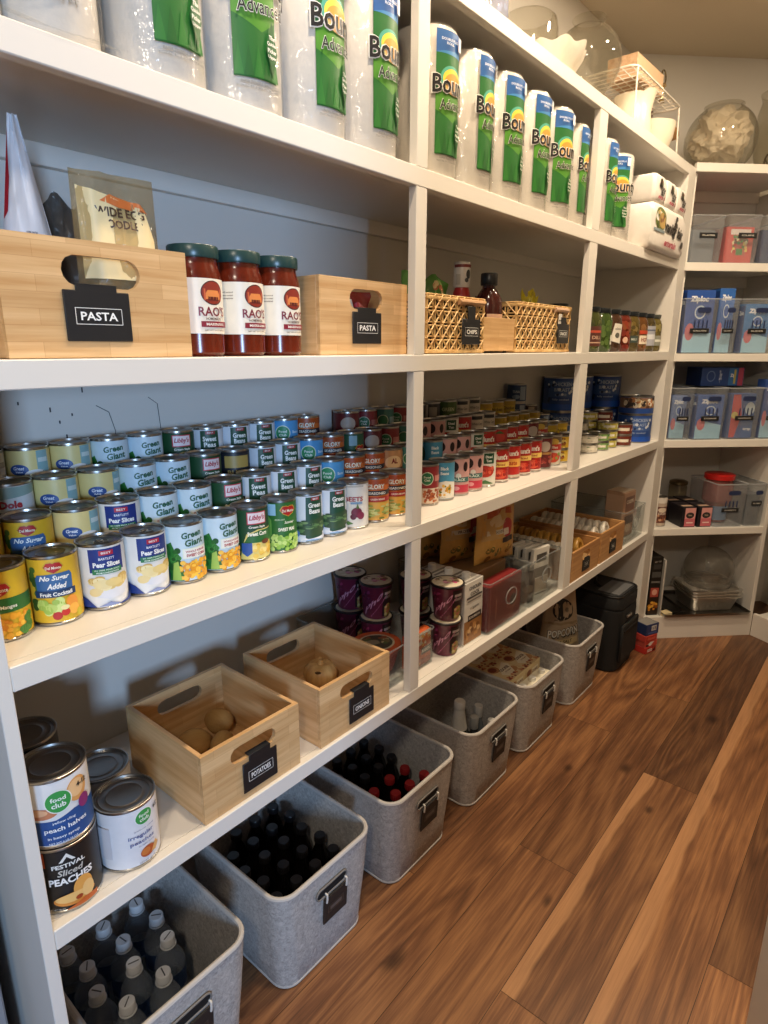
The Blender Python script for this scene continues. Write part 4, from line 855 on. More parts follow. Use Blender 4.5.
for i in range(9):
    u = i/8
    for j in range(4): vs.append((-.05+u*.165, -.134-.012*j/3-.004*math.sin(u*9+j), .012-.0095*j/3*(.4+.6*math.sin(u*3.1)) ))
for i in range(8):
    for j in range(3): a = i*4+j; fs_.append((a, a+4, a+5, a+1))
f.add(vs, fs_, FILM); obj('wrapper_tail', f, pk)
pk.location = (-.145, .3835, S5+G_+.0006); pk.rotation_euler = (0, 0, R90); tag(pk, 'shrink-wrapped multi-roll paper towel pack at the left end of the upper shelf', 'paper towels')
# napkin packs
NW = paint('#ece6de', .4, var=.04, bump=.5, scale=35)
def scal(items, k):
    out = []
    for it in items:
        t = it[0]
        if t == 'e': out.append(('e', it[1]*k, it[2], it[3]*k, it[4], it[5]))
        elif t == 'r': out.append(('r', it[1]*k, it[2]*k)+it[3:])
        elif t == 't': out.append(('t', it[1], it[2]*k, it[3], it[4]*k)+it[5:])
        elif t == 's': out.append(('s', it[1]*k, it[2]*k)+it[3:])
        elif t == 'p': out.append(('p', [(x*k, y) for x, y in it[1]], it[2]))
    return out
def napkin(w, d, h, items, seed, amp=.03):
    bm_ = bmesh.new(); bmesh.ops.create_cube(bm_, size=1); bmesh.ops.subdivide_edges(bm_, edges=bm_.edges[:], cuts=9, use_grid_fill=True)
    rd = random.Random(seed); ph = [rd.uniform(0, 6.3) for _ in range(6)]
    def f(p):
        x, y, z = p
        k = 1+.10*(1-(2*z)**2)*.5
        n = amp*(math.sin(14*x+9*z+ph[0])+.7*math.sin(21*z-8*x+ph[1])+.5*math.sin(27*x+17*y+ph[2]))
        r_ = 1-.06*(abs(2*x)**6+abs(2*z)**6)
        return Vector((x*w*k*(1-.04*abs(2*z)**6), (y*d)*(k*r_)+n*d*.12*(1 if y < 0 else .3), (z+.5)*h+n*h*.03))
    for v in bm_.verts: v.co = f(v.co)
    b = MB(); b.bm(bm_, NW)
    def mp(u, v, l):
        q = f((max(-.5, min(.5, u/w)), -.5, max(-.5, min(.5, v/h-.5)))); return (q.x, q.y-l-.0012, q.z)
    mp.R = w*.4
    o = obj('napkin_pack', b, smooth=80); a = MB(); art(a, mp, items, step=4); obj('print', a, o); return o
VF = [('e', -66, 110, 34, 40, '#6f7a40'), ('e', -58, 104, 24, 28, '#b99a5c'), ('s', -86, -44, 84, 134, 14, 8, ['#7a3a2c', '#4a5a2a', '#d8b878', '#8a6a3c']), ('r', -104, -40, 62, 72, '#8a9aa0'), T('vanity fair', 26, 82, 132, 56, '#26221e', b=.04, sh=.2, rise=-.04), T('f', 34, 100, 30, 84, '#26221e', b=.03, sh=.2), T('entertain', 6, 32, 84, 24, '#b8485c', b=.04), ('e', 86, 44, 10, 14, '#3a342e')]
o = napkin(.42, .15, .158, scal(VF, 1.75), 3, .05); o.location = (-.055, 2.755, S5+G_); o.rotation_euler = (0, 0, R90); tag(o, 'large white napkin pack with script lettering under three smaller ones', 'napkins')
SM = [('e', -4, 66, 17, 16, '#2e2a26'), ('s', -16, 10, 54, 76, 8, 5, ['#4a5a38', '#6a3a2c']), T('vanity', 6, 48, 72, 22, '#26221e', b=.04, sh=.2, rise=-.2), T('fair', 14, 34, 40, 20, '#26221e', b=.03, sh=.2), T('entertain', -4, 17, 56, 13, '#b8485c', b=.04), ('e', 38, 18, 6, 8, '#8a342e')]
p0 = napkin(.130, .135, .092, SM, 5, .03)
for y, lab in ((2.640, 'small napkin pack on top, next to the towel rolls'), (2.776, 'middle small napkin pack on top of the large one'), (2.912, 'small napkin pack on top, next to the far panel')):
    q = place(p0, -.055, y-.012, S5+.1655, R90, lab, 'napkins'); q['group'] = 'small napkin packs on the large one'
# ------------------------------------------------------------------ big cans on the lower shelf
def bigcan(bg, items, lidc):
    k, kv = .66, .118/.176; out = []
    for it in items:
        t = it[0]
        if t == 'e': out.append(('e', it[1]*k, it[2]*kv, it[3]*k, it[4]*kv, it[5]))
        elif t == 'r': out.append(('r', it[1]*k, it[2]*k, it[3]*kv, it[4]*kv, it[5]))
        elif t == 't': out.append(('t', it[1], it[2]*k, it[3]*kv, it[4]*k, it[5]*kv, it[6], it[7]))
        elif t == 'p': out.append(('p', [(x*k, y*kv) for x, y in it[1]], it[2]))
    return can(.0500, .118, bg, out)
def bc(o, x, y, dz, rz, label):
    o.location = (x, y, S2+G_+dz); o.rotation_euler = (0, 0, rz); tag(o, label, 'can', 'large cans on the lower shelf')
fest = bigcan('#1c1a1a', [('r', -104, -44, 128, 168, '#c85a2c'), T('SLICED', -74, 154, 40, 8, '#e0a070'), T('PEACH', -74, 138, 40, 8, '#e0a070'), ('p', [(-14, 138), (4, 160), (22, 138), (14, 138), (4, 150), (-6, 138)], '#e8e6e0'), T('FESTIVAL', 6, 128, 72, 11, '#ecebe6', b=.03), T('Sliced', 8, 110, 56, 16, '#cfcac0', sh=.2), T('PEACHES', 8, 88, 96, 19, '#f4f2ee', b=.035), ('e', 10, 34, 46, 17, '#d98a3a'), ('e', 30, 54, 22, 30, '#e6a552'), ('e', 6, 38, 38, 12, '#f0be72'), ('e', 40, 42, 14, 22, '#f2c680'), ('e', 18, 32, 8, 6, '#a8451f'), ('p', [(-10, 10), (30, 24), (62, 20), (60, 8), (-10, 8)], '#c8632a'), T('NET WT 106 OZ', -30, 14, 34, 4, '#b8b4ac')], 0)
bc(fest, -.063, .3058, 0, R90-.34, 'black peaches can at the bottom of the two-can stack')
club = bigcan('#e6e4e2', [('r', -122, 122, 10, 72, '#2a5290'), ('p', [(-122, 72), (-40, 60), (40, 84), (122, 78), (122, 70), (-122, 66)], '#2a5290'), ('e', -34, 92, 40, 14, '#c8815c'), ('e', -40, 96, 26, 9, '#e8b288'), ('e', 54, 128, 26, 30, '#dda05c'), ('e', 52, 132, 20, 22, '#ecc08a'), oval(10, 118, 29, 29, '#e8ece4'), oval(10, 118, 26.5, 26.5, '#3a9a4a'), T('food', 10, 125, 32, 11, '#f2f6ee', b=.02), T('club', 10, 110, 30, 13, '#f2f6ee', b=.02), T('4-12', 66, 138, 28, 12, '#17181a', b=.03), ('e', 66, 90, 15, 17, '#8a2f6c'), T('yellow cling', 16, 66, 48, 8, '#dfe6f2'), T('peach halves', 20, 48, 92, 15, '#f1f3f8', b=.02), T('in heavy syrup', 12, 28, 66, 9, '#e4e9f3'), T('NET WT 6 LB 10 OZ', 10, 15, 60, 5, '#d6dff0')], 0)
bc(club, -.066, .3062, .1187, R90-.40, 'white and blue peach halves can on top of the two-can stack')
irr = bigcan('#e4e2e4', [oval(26, 140, 25, 22, '#eef0ec'), oval(26, 140, 23, 20, '#3a9a4a'), T('food', 26, 146, 28, 9, '#f2f6ee', b=.02), T('club', 26, 134, 26, 10, '#f2f6ee', b=.02), T('4-12', 66, 146, 20, 14, '#17181a', b=.03), T('yellow cling', 24, 108, 56, 5, '#9aa0b4'), T('irregular', 14, 92, 66, 14, '#5c6c9c', b=.02), T('peaches', 16, 74, 64, 13, '#5c6c9c', b=.02), T('in light syrup', 26, 62, 44, 5, '#9aa0b4'), ('e', 26, 38, 20, 15, '#b8572a'), ('e', 20, 40, 12, 10, '#cf7a3c'), ('p', [(34, 28), (50, 54), (60, 40), (48, 26)], '#dca564'), T('NET WT 106 OZ', 24, 14, 44, 5, '#8a8c98'), ('r', -110, -60, 40, 130, '#d8d4d8')], 0)
bc(irr, -.061, .4105, 0, R90-.22, 'white irregular peaches can standing alone at the front')
plain = bigcan('#dedcde', [('r', -110, 110, 20, 60, '#cfcdd2')], 0)
bc(plain, -.166, .4195, 0, R90-.4, 'pale can with dark lid behind the irregular peaches can')
dk = bigcan('#4a4a4c', [('r', -110, 110, 30, 120, '#3a3a3e')], 0)
bc(dk, -.176, .3085, 0, R90-.4, 'large can at the back, bottom of the rear stack')
dk2 = bigcan('#3c3c40', [('r', -110, 110, 30, 120, '#33343a')], 0)
bc(dk2, -.176, .3085, .1187, R90-.4, 'dark-lidded large can on top of the rear stack')

# ------------------------------------------------------------------ felt bins on the floor
FELT = felt(); PIPE = paint('#bdb8b2', .85)
def felt_bin():
    wb, db, wt, dt, h, t = .272, .335, .312, .375, .28, .007
    r = root('felt_bin'); n = 7
    def loop(w, d, rad, z): return [(x, y, z) for x, y in roundrect(w, d, rad, n)]
    def lerp(k): return wb+(wt-wb)*k, db+(dt-db)*k
    b = MB(); L_ = [loop(wb-.012, db-.012, .036, 0), loop(wb, db, .04, .006)]
    for k in (.25, .5, .75, 1): w, d = lerp(k); L_.append(loop(w+.003*math.sin(k*PI), d+.004*math.sin(k*PI), .045, .006+(h-.006)*k))
    for k in (1, .6, .2): w, d = lerp(k); L_.append(loop(w-2*t, d-2*t, .04, .006+(h-.006)*k))
    L_.append(loop(wb-2*t, db-2*t, .036, .013))
    b.loft(L_, FELT); obj('body', b, r)
    b = MB(); b.tube(loop(wt-.006, dt-.006, .045, h+.001), .0058, PIPE, 8, True); obj('rim_piping', b, r)
    b = MB(); b.tube(loop(wb-.003, db-.003, .040, .005), .004, PIPE, 6, True); obj('base_piping', b, r)
    fy = lambda z: -(db+(dt-db)*z/h)/2-.0052
    # hand slot: flat black patch painted for the dark opening, bound edge
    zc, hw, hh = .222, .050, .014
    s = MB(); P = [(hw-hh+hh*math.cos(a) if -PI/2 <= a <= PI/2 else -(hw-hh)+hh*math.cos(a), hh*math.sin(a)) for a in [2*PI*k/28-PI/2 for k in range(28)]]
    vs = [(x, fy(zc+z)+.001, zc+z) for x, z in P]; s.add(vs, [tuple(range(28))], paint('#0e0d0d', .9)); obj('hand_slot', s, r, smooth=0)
    s = MB(); s.tube([(x, y-.001, z) for x, y, z in vs], .0022, paint('#7c7874', .9), 5, True); obj('slot_binding', s, r)
    # tag hung on two white clips
    tg = MB(); tz0, tz1, tw, tx = .125, .198, .078, .012
    tg.add([(tx-tw/2, fy(tz0)-.004, tz0), (tx+tw/2, fy(tz0)-.004, tz0), (tx+tw/2, fy(tz1)-.004, tz1), (tx-tw/2, fy(tz1)-.004, tz1), (tx-tw/2, fy(tz0)-.001, tz0), (tx+tw/2, fy(tz0)-.001, tz0), (tx+tw/2, fy(tz1)-.001, tz1), (tx-tw/2, fy(tz1)-.001, tz1)], [(0, 1, 2, 3), (5, 4, 7, 6), (1, 0, 4, 5), (2, 1, 5, 6), (3, 2, 6, 7), (0, 3, 7, 4)], paint('#221f1f', .6))
    to = obj('name_tag', tg, r, smooth=0)
    k = (fy(tz1)-fy(tz0))/(tz1-tz0)
    def mp(u, v, l): return (tx+u, fy(tz0)+k*v-.0042-l, tz0+v)
    mp.R = None
    a = MB(); art(a, mp, [('r', -26, 26, 25, 48, '#4a4644'), ('r', -24.8, 24.8, 26.2, 46.8, '#221f1f'), ('r', -19, 19, 31, 42, '#565250')]); obj('tag_print', a, to, smooth=0)
    for s_ in (-1, 1):
        c = MB(); x = tx+s_*.033; c.tube([(x, fy(.19)-.0055, .190), (x, fy(.2)-.0065, .200), (x+.001, fy(.212)-.005, .212), (x+.001, fy(.214)+.004, .214)], .0026, paint('#d8d4cc', .4), 8); obj('clip', c, to)
    return r
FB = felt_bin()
BINS = [.452, .838, 1.222, 1.618, 1.985, 2.395]
BL = ['felt bin of water bottles, cut off by the bottom edge, nearest the doorway', 'felt bin of black-capped soda bottles under the potato crate', 'felt bin of red-capped soda bottles right of the black-capped ones', 'felt bin with white-necked bottle inside, under the middle of the shelf', 'felt bin holding cookie boxes and white-capped cartons', 'felt bin with the popcorn bag, farthest, beside the black cooler']
BXF = .002
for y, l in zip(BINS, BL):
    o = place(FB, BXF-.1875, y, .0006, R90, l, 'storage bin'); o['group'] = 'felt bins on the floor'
FZ = .0145
# water bottles
PET = clear('water_plastic', '#eef3f6', .04, 1.2, .22, '#d6dee6', wav=25)
def water():
    r = root('water_bottle'); b = MB()
    prof = [(.022, .0), (.030, .002), (.0322, .010), (.0322, .05), (.0305, .054), (.0322, .058), (.0322, .064), (.0305, .068), (.0322, .072), (.0322, .13), (.030, .14), (.022, .158), (.0145, .170), (.0125, .176), (.0125, .183)]
    b.lathe(prof, PET, 26, cap1=False); obj('body', b, r)
    a = MB(); a.lathe([(.0326, .078), (.0326, .122)], clear('water_label', '#a9bdd8', .2, .5, .35, '#3e5c98'), 26, cap0=False, cap1=False); obj('label', a, r)
    c = MB(); c.tube([(.0155*math.cos(x), .0155*math.sin(x), .179) for x in [2*PI*k/20 for k in range(20)]], .0018, paint('#d4d6d8', .4), 6, True)
    pr = []
    c.lathe([(.0142, .181), (.0152, .182), (.0150, .199), (.0138, .2005), (.0001, .2005)], paint('#e6e8ea', .4), 28, cap0=False); c.box(-.0105, .0105, -.0012, .0012, .2004, .2009, paint('#4a4c50'))
    obj('cap', c, r); return r
WB = water(); nb = 0
for i, (x, ys) in enumerate(((-.118, (.392, .470)), (-.184, (.364, .442, .520)), (-.2495, (.376, .454, .532)), (-.3145, (.364, .442, .520)))):
    for j, y in enumerate(ys):
        nb += 1
        place(WB, x, y, FZ, R90+.7*nb, 'clear water bottle with white cap, %s from the front, %s row from the doorway' % (ORD[i], ORD[j]), 'bottle')['group'] = 'water bottles in the first bin'
o = dup(WB); o.scale = (.85, .85, .83); o.location = (-.060, .5345, FZ); o['label'] = 'shorter clear bottle at the front corner of the water bin'; o['group'] = 'water bottles in the first bin'
# soda bottles
def soda(capc, name='soda_bottle'):
    r = root(name); b = MB()
    b.lathe([(.020, 0), (.026, .002), (.0285, .01), (.0285, .11), (.027, .125), (.020, .150), (.0135, .168), (.0125, .183)], paint('#0d0908', .12, spec=.6), 24); obj('body', b, r)
    a = MB(); a.lathe([(.0289, .035), (.0289, .085)], paint('#1a1012' if capc != '#8e1f22' else '#3a1216', .4), 24, cap0=False, cap1=False); obj('label', a, r)
    c = MB(); c.lathe([(.0150, .181), (.0152, .182), (.0150, .197), (.0138, .199), (.0001, .199)], paint(capc, .35), 24, cap0=False)
    for k in range(16):
        an = 2*PI*k/16; c.box(.0149*math.cos(an)-.0006, .0149*math.cos(an)+.0006, .0149*math.sin(an)-.0006, .0149*math.sin(an)+.0006, .183, .196, paint(capc, .35))
    obj('cap', c, r); return r
SB = soda('#1d1b1c'); SR = soda('#8e1f22'); sB2 = soda('#141214')
n2 = 0
for i in range(5):
    for j in range(4):
        if i == 4 and j == 0: continue
        x = -.082-.0585*i; y = .742+.063*j+(.007 if i % 2 else -.003)
        y += 0
        place(SB, x, y, FZ, .7*i+j, 'dark soda bottle with black cap, %s of four in row %s from the front' % (ORD[j], ['one', 'two', 'three', 'four', 'five'][i]), 'bottle')['group'] = 'black-capped sodas in the second bin'
for i, (x, y) in enumerate(((-.084, 1.129), (-.088, 1.190), (-.141, 1.1565), (-.082, 1.2495), (-.1425, 1.2295), (-.076, 1.312), (-.136, 1.2945))):
    lab = ['nearest the left wall of its bin', 'second along the front of its bin', 'behind the leftmost red cap', 'third along the front of its bin', 'in the middle of the second row', 'at the right end of its bin', 'at the right of the second row'][i]
    place(SR, x, y, FZ, i*1.1, 'dark soda bottle with red cap, '+lab, 'bottle')['group'] = 'red-capped sodas in the third bin'
for i in range(3):
    for j in range(4):
        if i == 2 and j == 0: continue
        place(sB2, -.2025-.0575*i, 1.1255+.0625*j+(.006 if i % 2 else -.002), FZ, i+j, 'small dark bottle behind the red caps, %s of four in back row %s' % (ORD[j], ['one', 'two', 'three'][i]), 'bottle')['group'] = 'dark bottles behind the red caps'
# bottles in the fourth bin
o = bottle('champagne_bottle', [(.03, 0), (.044, .004), (.044, .15), (.040, .172), (.027, .205), (.0225, .225)], paint('#20261c', .15), [(.0275, .2035), (.0233, .225), (.0185, .262), (.0175, .275), (.0190, .277), (.0190, .300), (.0165, .3045), (.0001, .3045)], paint('#cfcac2', .4), [('r', -50, 50, 140, 168, '#3a3026'), ('r', -50, 50, 60, 138, '#d8c8a0'), ('e', 10, 150, 20, 12, '#b98a4a')], mpR=.0443)
o.location = (-.12, 1.568, FZ); tag(o, 'sparkling wine bottle with white foil neck in the fourth bin', 'bottle')
for i, (x, y, s, c, lab) in enumerate(((-.105, 1.640, 1.08, '#a8a6a2', 'slim bottle with grey cap just right of the white-necked bottle'), (-.128, 1.705, 1.10, '#c8c6c2', 'clear bottle with pale cap, behind the tag end of the fourth bin'), (-.066, 1.690, .98, '#e6e4de', 'bottle with bright white cap at the front right of the fourth bin'), (-.058, 1.625, .92, '#dedcd6', 'short bottle with white cap close to the bin front'))):
    r = bottle('small_bottle', [(.018, 0), (.024, .003), (.024, .10), (.018, .13), (.0125, .15), (.012, .183)], paint('#6e7478' if i else '#3a3c3e', .15), [(.0135, .16), (.0142, .162), (.0142, .196), (.0128, .199), (.0001, .199)], paint(c, .35), n=24)
    r.scale = (s, s, s); r.location = (x, y, FZ); tag(r, lab, 'bottle', 'small bottles in the fourth bin')

# boxes: carton with art on front, left side and top
def carton(name, w, d, h, bg, fr=None, lf=None, tp=None, bev=.0012, seed=4):
    b = MB(); b.box(-w/2, w/2, -d/2, d/2, 0, h, paint(bg, .45), bev); o = obj(name, b, smooth=0)
    if fr or lf or tp:
        a = MB(); rd = random.Random(seed)
        if fr: art(a, front(-d/2), fr, rnd=rd)
        if lf: art(a, left(-w/2), lf, rnd=rd)
        if tp: art(a, topf(h), tp, rnd=rd)
        obj('print', a, o, smooth=0)
    return o
CK_F = [('e', -30, 30, 22, 18, '#c9a070'), ('e', -34, 34, 16, 12, '#8a4a30'), ('r', -10, 40, 18, 44, '#f0e6cf'), T('COOKIE', 14, 30, 46, 11, '#7a4a30', b=.03), ('s', -55, 55, 4, 14, 12, 5, ['#c98a62', '#8a3a34', '#d9b48a'])]
CK_T = [('r', -56, 56, -60, 60, '#e3cfa2'), ('e', -30, 24, 26, 22, '#b9835a'), ('e', -34, 26, 18, 15, '#7a3a2c'), ('e', 30, -24, 24, 18, '#c49468'), ('p', [(-40, -20), (-10, 10), (44, 34), (54, 10), (20, -40), (-20, -44)], '#efe6d2'), T('COOKIE', 6, 0, 62, 15, '#5c3a28', b=.04), T('crisps', 8, -18, 40, 9, '#8a6a4a'), ('s', -54, 54, -58, -44, 14, 6, ['#8a3a34', '#c98a62']), ('s', -54, 54, 44, 58, 14, 6, ['#8a3a34', '#c98a62'])]
ck = carton('cookie_box', .118, .13, .062, '#dcc598', CK_F, CK_F, CK_T)
for i, (x, y, z, lab) in enumerate(((-.157, 1.9245, .1915, 'nearer top cookie box in the fifth bin'), (-.157, 2.0455, .1915, 'farther top cookie box in the fifth bin'), (-.288, 1.9245, .1915, 'rear top cookie box on the doorway side of the fifth bin'), (-.288, 2.0455, .1915, 'rear top cookie box on the far side of the fifth bin'))):
    place(ck, x, y, z+FZ, R90, lab, 'box')['group'] = 'cookie boxes in the fifth bin'
ck0 = carton('cookie_box', .225, .22, .190, '#c9b48a', CK_F); ck0.location = (-.222, 1.985, FZ); ck0.rotation_euler = (0, 0, R90); tag(ck0, 'larger box at the bottom of the fifth bin supporting the cookie boxes', 'box')
mk = carton('milk_carton', .078, .052, .215, '#e9e2cd', [('r', -30, 30, 60, 180, '#d9cfae')], None, [('r', -34, 34, -24, 24, '#efe8d2')])
c = MB(); c.lathe([(.0125, .2152), (.0128, .217), (.0125, .2285), (.0110, .230), (.0001, .230)], paint('#f1efe8', .35), 24, cap0=False); obj('cap', c, mk)
for i, y in enumerate((1.9105, 1.9875, 2.0635)):
    place(mk, -.064, y, FZ, R90, 'cream carton with white cap, %s along the front of the fifth bin' % ORD[i], 'carton')['group'] = 'capped cartons in the fifth bin'
# popcorn bag
KR = paint('#b9a184', .6, var=.08, bump=.3)
o = bag('popcorn_bag', .205, .310, .08, KR, [('e', 4, 232, 66, 46, '#1d1b1a'), ('e', -14, 250, 15, 12, '#8a7a66'), ('e', -14, 250, 9, 7, '#1d1b1a'), ('e', 26, 232, 12, 10, '#7a6c5a'), ('r', -96, 96, 168, 178, '#a08868'), T('POPCORN', 8, 132, 172, 42, '#26221e', b=.06, rise=.12), T('POPCORN', 6, 134, 164, 34, '#ece6da', b=.03, rise=.12), ('p', [(-80, 96), (84, 112), (84, 84), (-80, 66)], '#d8c090'), T('SEA SALT', 4, 92, 90, 14, '#5a4630', rise=.12), T('net wt', -30, 190, 40, 8, '#5a4a3a')], 'tan kraft popcorn bag with black cloud leaning in the farthest felt bin', 'bag', (-.150, 2.412, .1238), R90-.72, 21, topw=.62, amp=.10, lean=.05)
b_ = carton('box', .22, .18, .108, '#6a4a3a'); b_.name = 'snack_box'; b_.location = (-.155, 2.395, FZ); b_.rotation_euler = (0, 0, R90); tag(b_, 'brown box under the popcorn bag in the farthest felt bin', 'box')
o = bag('dark_pouch', .10, .26, .05, paint('#2c1f22', .4, var=.2, bump=.3), None, 'dark pouch behind the popcorn bag in the farthest felt bin', 'bag', (-.305, 2.345, FZ+.002), R90-.1, 22, topw=.9, amp=.2)
# cooler
ck_ = root('cooler_bag'); BK = paint('#121314', .75, var=.25, scale=300); BKT = paint('#0b0b0c', .5)
wC, dC, hC = .255, .36, .37
b = MB(); b.loft([[(x, y, z) for x, y in roundrect(wC+g, dC+g, .055, 7)] for z, g in ((0, -.02), (.008, -.004), (.1, .0), (.27, .004), (.30, .0), (.302, -.006), (.31, -.006), (.312, .002), (.355, .0), (.368, -.012))], BK); obj('body', b, ck_)
b = MB(); b.loft([[(x, y, z) for x, y in roundrect(wC-.03, dC-.03, .045, 7)] for z in (.3685, .372)], paint('#2c2d2f', .8)); b.tube([(x, y, .367) for x, y in roundrect(wC-.012, dC-.012, .05, 7)], .005, BKT, 6, True); obj('lid', b, ck_)
b = MB(); b.box(-.085, .085, -.155, -.055, .3722, .3738, paint('#6a6b6d', .6), .0006); obj('lid_panel', b, ck_)
b = MB(); b.tube([(-.04, -.05, .372), (-.03, -.02, .386), (.02, .0, .388), (.06, .01, .374)], .009, BKT, 6); obj('carry_handle', b, ck_)
b = MB(); b.box(-.10, .10, -dC/2-.014, -dC/2-.0, .05, .235, BK, .006); b.tube([(-.085, -dC/2-.015, .205), (.085, -dC/2-.015, .205)], .003, BKT, 6); obj('front_pocket', b, ck_)
b = MB(); b.box(-.05, .0, -dC/2-.012, -dC/2-.004, .262, .274, paint('#c9c9c6', .3, 1), .001); obj('zip_pull', b, ck_)
b = MB(); b.tube([(wC/2+.002, -dC/2+.07, .29), (wC/2+.012, -dC/2+.06, .22), (wC/2+.02, -dC/2+.05, .13), (wC/2+.004, -dC/2+.06, .06)], .008, BKT, 6); b.box(wC/2+.004, wC/2+.022, -dC/2+.03, -dC/2+.07, .15, .20, BKT, .003); obj('side_strap', b, ck_)
ck_.location = (-.152, 2.768, .0008); ck_.rotation_euler = (0, 0, R90-.02); tag(ck_, 'black soft cooler bag on the floor beside the farthest felt bin', 'cooler bag')
# red and blue boxes by the cooler
RBF = [('r', -36, 36, 4, 26, '#c03a2c'), ('r', -26, 10, 8, 22, '#e8e2da'), ('p', [(8, 6), (34, 24), (36, 6)], '#2a2526'), T('CRACKERS', -8, 15, 30, 6, '#b3241f', b=.03)]
for i, (z, bg, fr, dx, rz, lab) in enumerate(((.0006, '#b8342c', RBF, .0, .25, 'red box at the bottom of the small stack by the cooler'), (.0326, '#c8564a', [('r', -34, 34, 4, 28, '#cf4a3c'), ('p', [(-30, 6), (-6, 26), (20, 26), (0, 6)], '#e9e0da'), ('r', -34, -14, 4, 14, '#2a2526')], .004, .12, 'middle red and white box of the small stack by the cooler'), (.0646, '#c2463c', [('r', -36, 36, 2, 26, '#b8322a'), ('r', -30, 30, 8, 20, '#cf5a4c')], -.004, .2, 'red box directly under the navy box by the cooler'), (.0966, '#28365e', [('r', -36, 36, 2, 52, '#27396c'), ('r', -8, 26, 22, 48, '#e4e2dc'), ('r', -4, -2, 26, 44, '#2a2a2e'), ('r', 0, 1.5, 26, 44, '#2a2a2e'), ('r', 4, 8, 26, 44, '#2a2a2e'), ('r', 10, 11.5, 26, 44, '#2a2a2e'), ('r', 14, 18, 26, 44, '#2a2a2e'), ('r', 20, 22, 26, 44, '#2a2a2e'), ('r', -30, 30, 6, 16, '#4a5c94')], .002, .15, 'navy box with white barcode on top of the small stack by the cooler'))):
    h = .0312 if i < 3 else .056
    o = carton('snack_box', .086, .075, h, bg, fr, None, [('r', -40, 40, -34, 34, '#8c8a86' if i == 3 else '#a84038')]); o.location = (.048, 2.985+dx, z+.0003); o.rotation_euler = (0, 0, R90-.55+rz); tag(o, lab, 'box')

# ------------------------------------------------------------------ middle and right bays of the lower shelf
PC = clear('clear_plastic', '#f4f6f6', .06, .8, .035, '#d8dcdc')
def clear_bin(w, d, h, mat=None, ring=True, name='clear_bin'):
    r = root(name); mat = mat or PC; t = .0022; n = 3
    b = MB(); L_ = [[(x, y, z) for x, y in roundrect(ww, dd, .010, n)] for ww, dd, z in ((w-.006, d-.006, 0), (w, d, h), (w-2*t, d-2*t, h), (w-.006-2*t, d-.006-2*t, .003))]
    b.loft(L_, mat); obj('body', b, r, smooth=30)
    b = MB(); b.tube([(x, y, h) for x, y in roundrect(w-t, d-t, .010, n)], .0022, clear('clear_rim', '#e6e9e9', .1, 1.0, .22, '#e4e6e4'), 6, True); obj('rim', b, r)
    if ring:
        b = MB(); b.tube([(.034*math.cos(a), -d/2-.0015, h*.56+.026*math.sin(a)) for a in [2*PI*k/26 for k in range(26)]], .0022, clear('clear_rim', '#fff'), 6, True); obj('finger_hole', b, r)
    return r
# noodle bin crossing behind the first post
put(clear_bin(.215, .34, .105, ring=False), 1.2035, -.047, S2+G_, .34, 'clear bin of noodle cups behind the first post on the lower shelf', 'storage bin')
def cup(cols=('#6a1f3c', '#3a1622')):
    r = root('noodle_cup'); b = MB(); pr = [(.034, 0), (.036, .002), (.0455, .098), (.0475, .1), (.0475, .1035), (.0455, .105)]
    b.lathe(pr, paint(cols[0], .35), 36); obj('body', b, r)
    l = MB(); l.lathe([(.0478, .0995), (.0492, .101), (.0492, .105), (.0465, .1075), (.044, .106)], paint('#1c1416', .4), 36, cap0=False, cap1=False); l.lathe([(.0455, .1055), (.0001, .1060)], paint('#d8cdb4', .4), 30, cap0=False); art(l, topf(.1058), [('s', -28, 28, -28, 28, 26, 7, ['#d9a0b4', '#c8b48a', '#7a5a4a', '#e6dcc8', '#5a3a30', '#c04a78'])]); obj('lid', l, r)
    R = lambda v: .0362+.0095*(v/.098)
    a = MB(); art(a, cone(R), [('r', 6, 46, 8, 94, '#241519'), ('r', 12, 40, 74, 82, '#b9aea8'), ('r', 12, 40, 62, 70, '#8a7c78'), ('e', 26, 26, 14, 20, '#a8924c'), ('s', 16, 36, 10, 40, 12, 5, ['#c8b47a', '#8a7a3a', '#b86a5a']), T('Pho', -20, 52, 52, 20, '#c98aa4', sh=.2, b=.02, rise=1.2), T('noodle', -2, 46, 46, 6, '#c06a8c', rise=1.5), ('s', -50, -34, 8, 92, 8, 4, ['#8a2f58', '#4a1830'])]); obj('label', a, r); return r
NC = cup()
for x, y, z, tn, lab in ((-.217, 1.2555, 0, -.6, 'lower noodle cup of the stack left of the first post'), (-.217, 1.2555, .1085, -.55, 'upper noodle cup of the stack left of the first post'), (-.3175, 1.255, 0, -.6, 'lower noodle cup of the rearmost stack'), (-.3175, 1.255, .1085, -.6, 'upper noodle cup of the rearmost stack in the left bay')):
    place(NC, x, y, S2+.0045+z, R90+tn, lab, 'noodle cup')['group'] = 'noodle cups by the first post'
for x, y, z, tn, lab in ((-.062, 1.381, 0, -.75, 'lower noodle cup of the front stack, right of first post'), (-.060, 1.383, .1085, -.75, 'upper noodle cup of the front stack, right of first post'), (-.165, 1.372, 0, -.7, 'lower noodle cup of the stack behind the front one'), (-.165, 1.372, .1085, -.7, 'upper noodle cup of the stack behind the front one')):
    place(NC, x, y, S2+G_+z, R90+tn, lab, 'noodle cup')['group'] = 'noodle cups by the first post'
r = root('noodle_bowl'); b = MB(); b.lathe([(.042, 0), (.046, .004), (.062, .066), (.066, .07), (.066, .074)], paint('#c2552c', .4), 40, cap1=False); obj('body', b, r)
a = MB(); art(a, cone(lambda v: .0452+.0178*(v/.066)), [('r', -70, 10, 6, 60, '#d6cfc6'), ('e', 40, 34, 24, 24, '#9c3a24')]); obj('label', a, r)
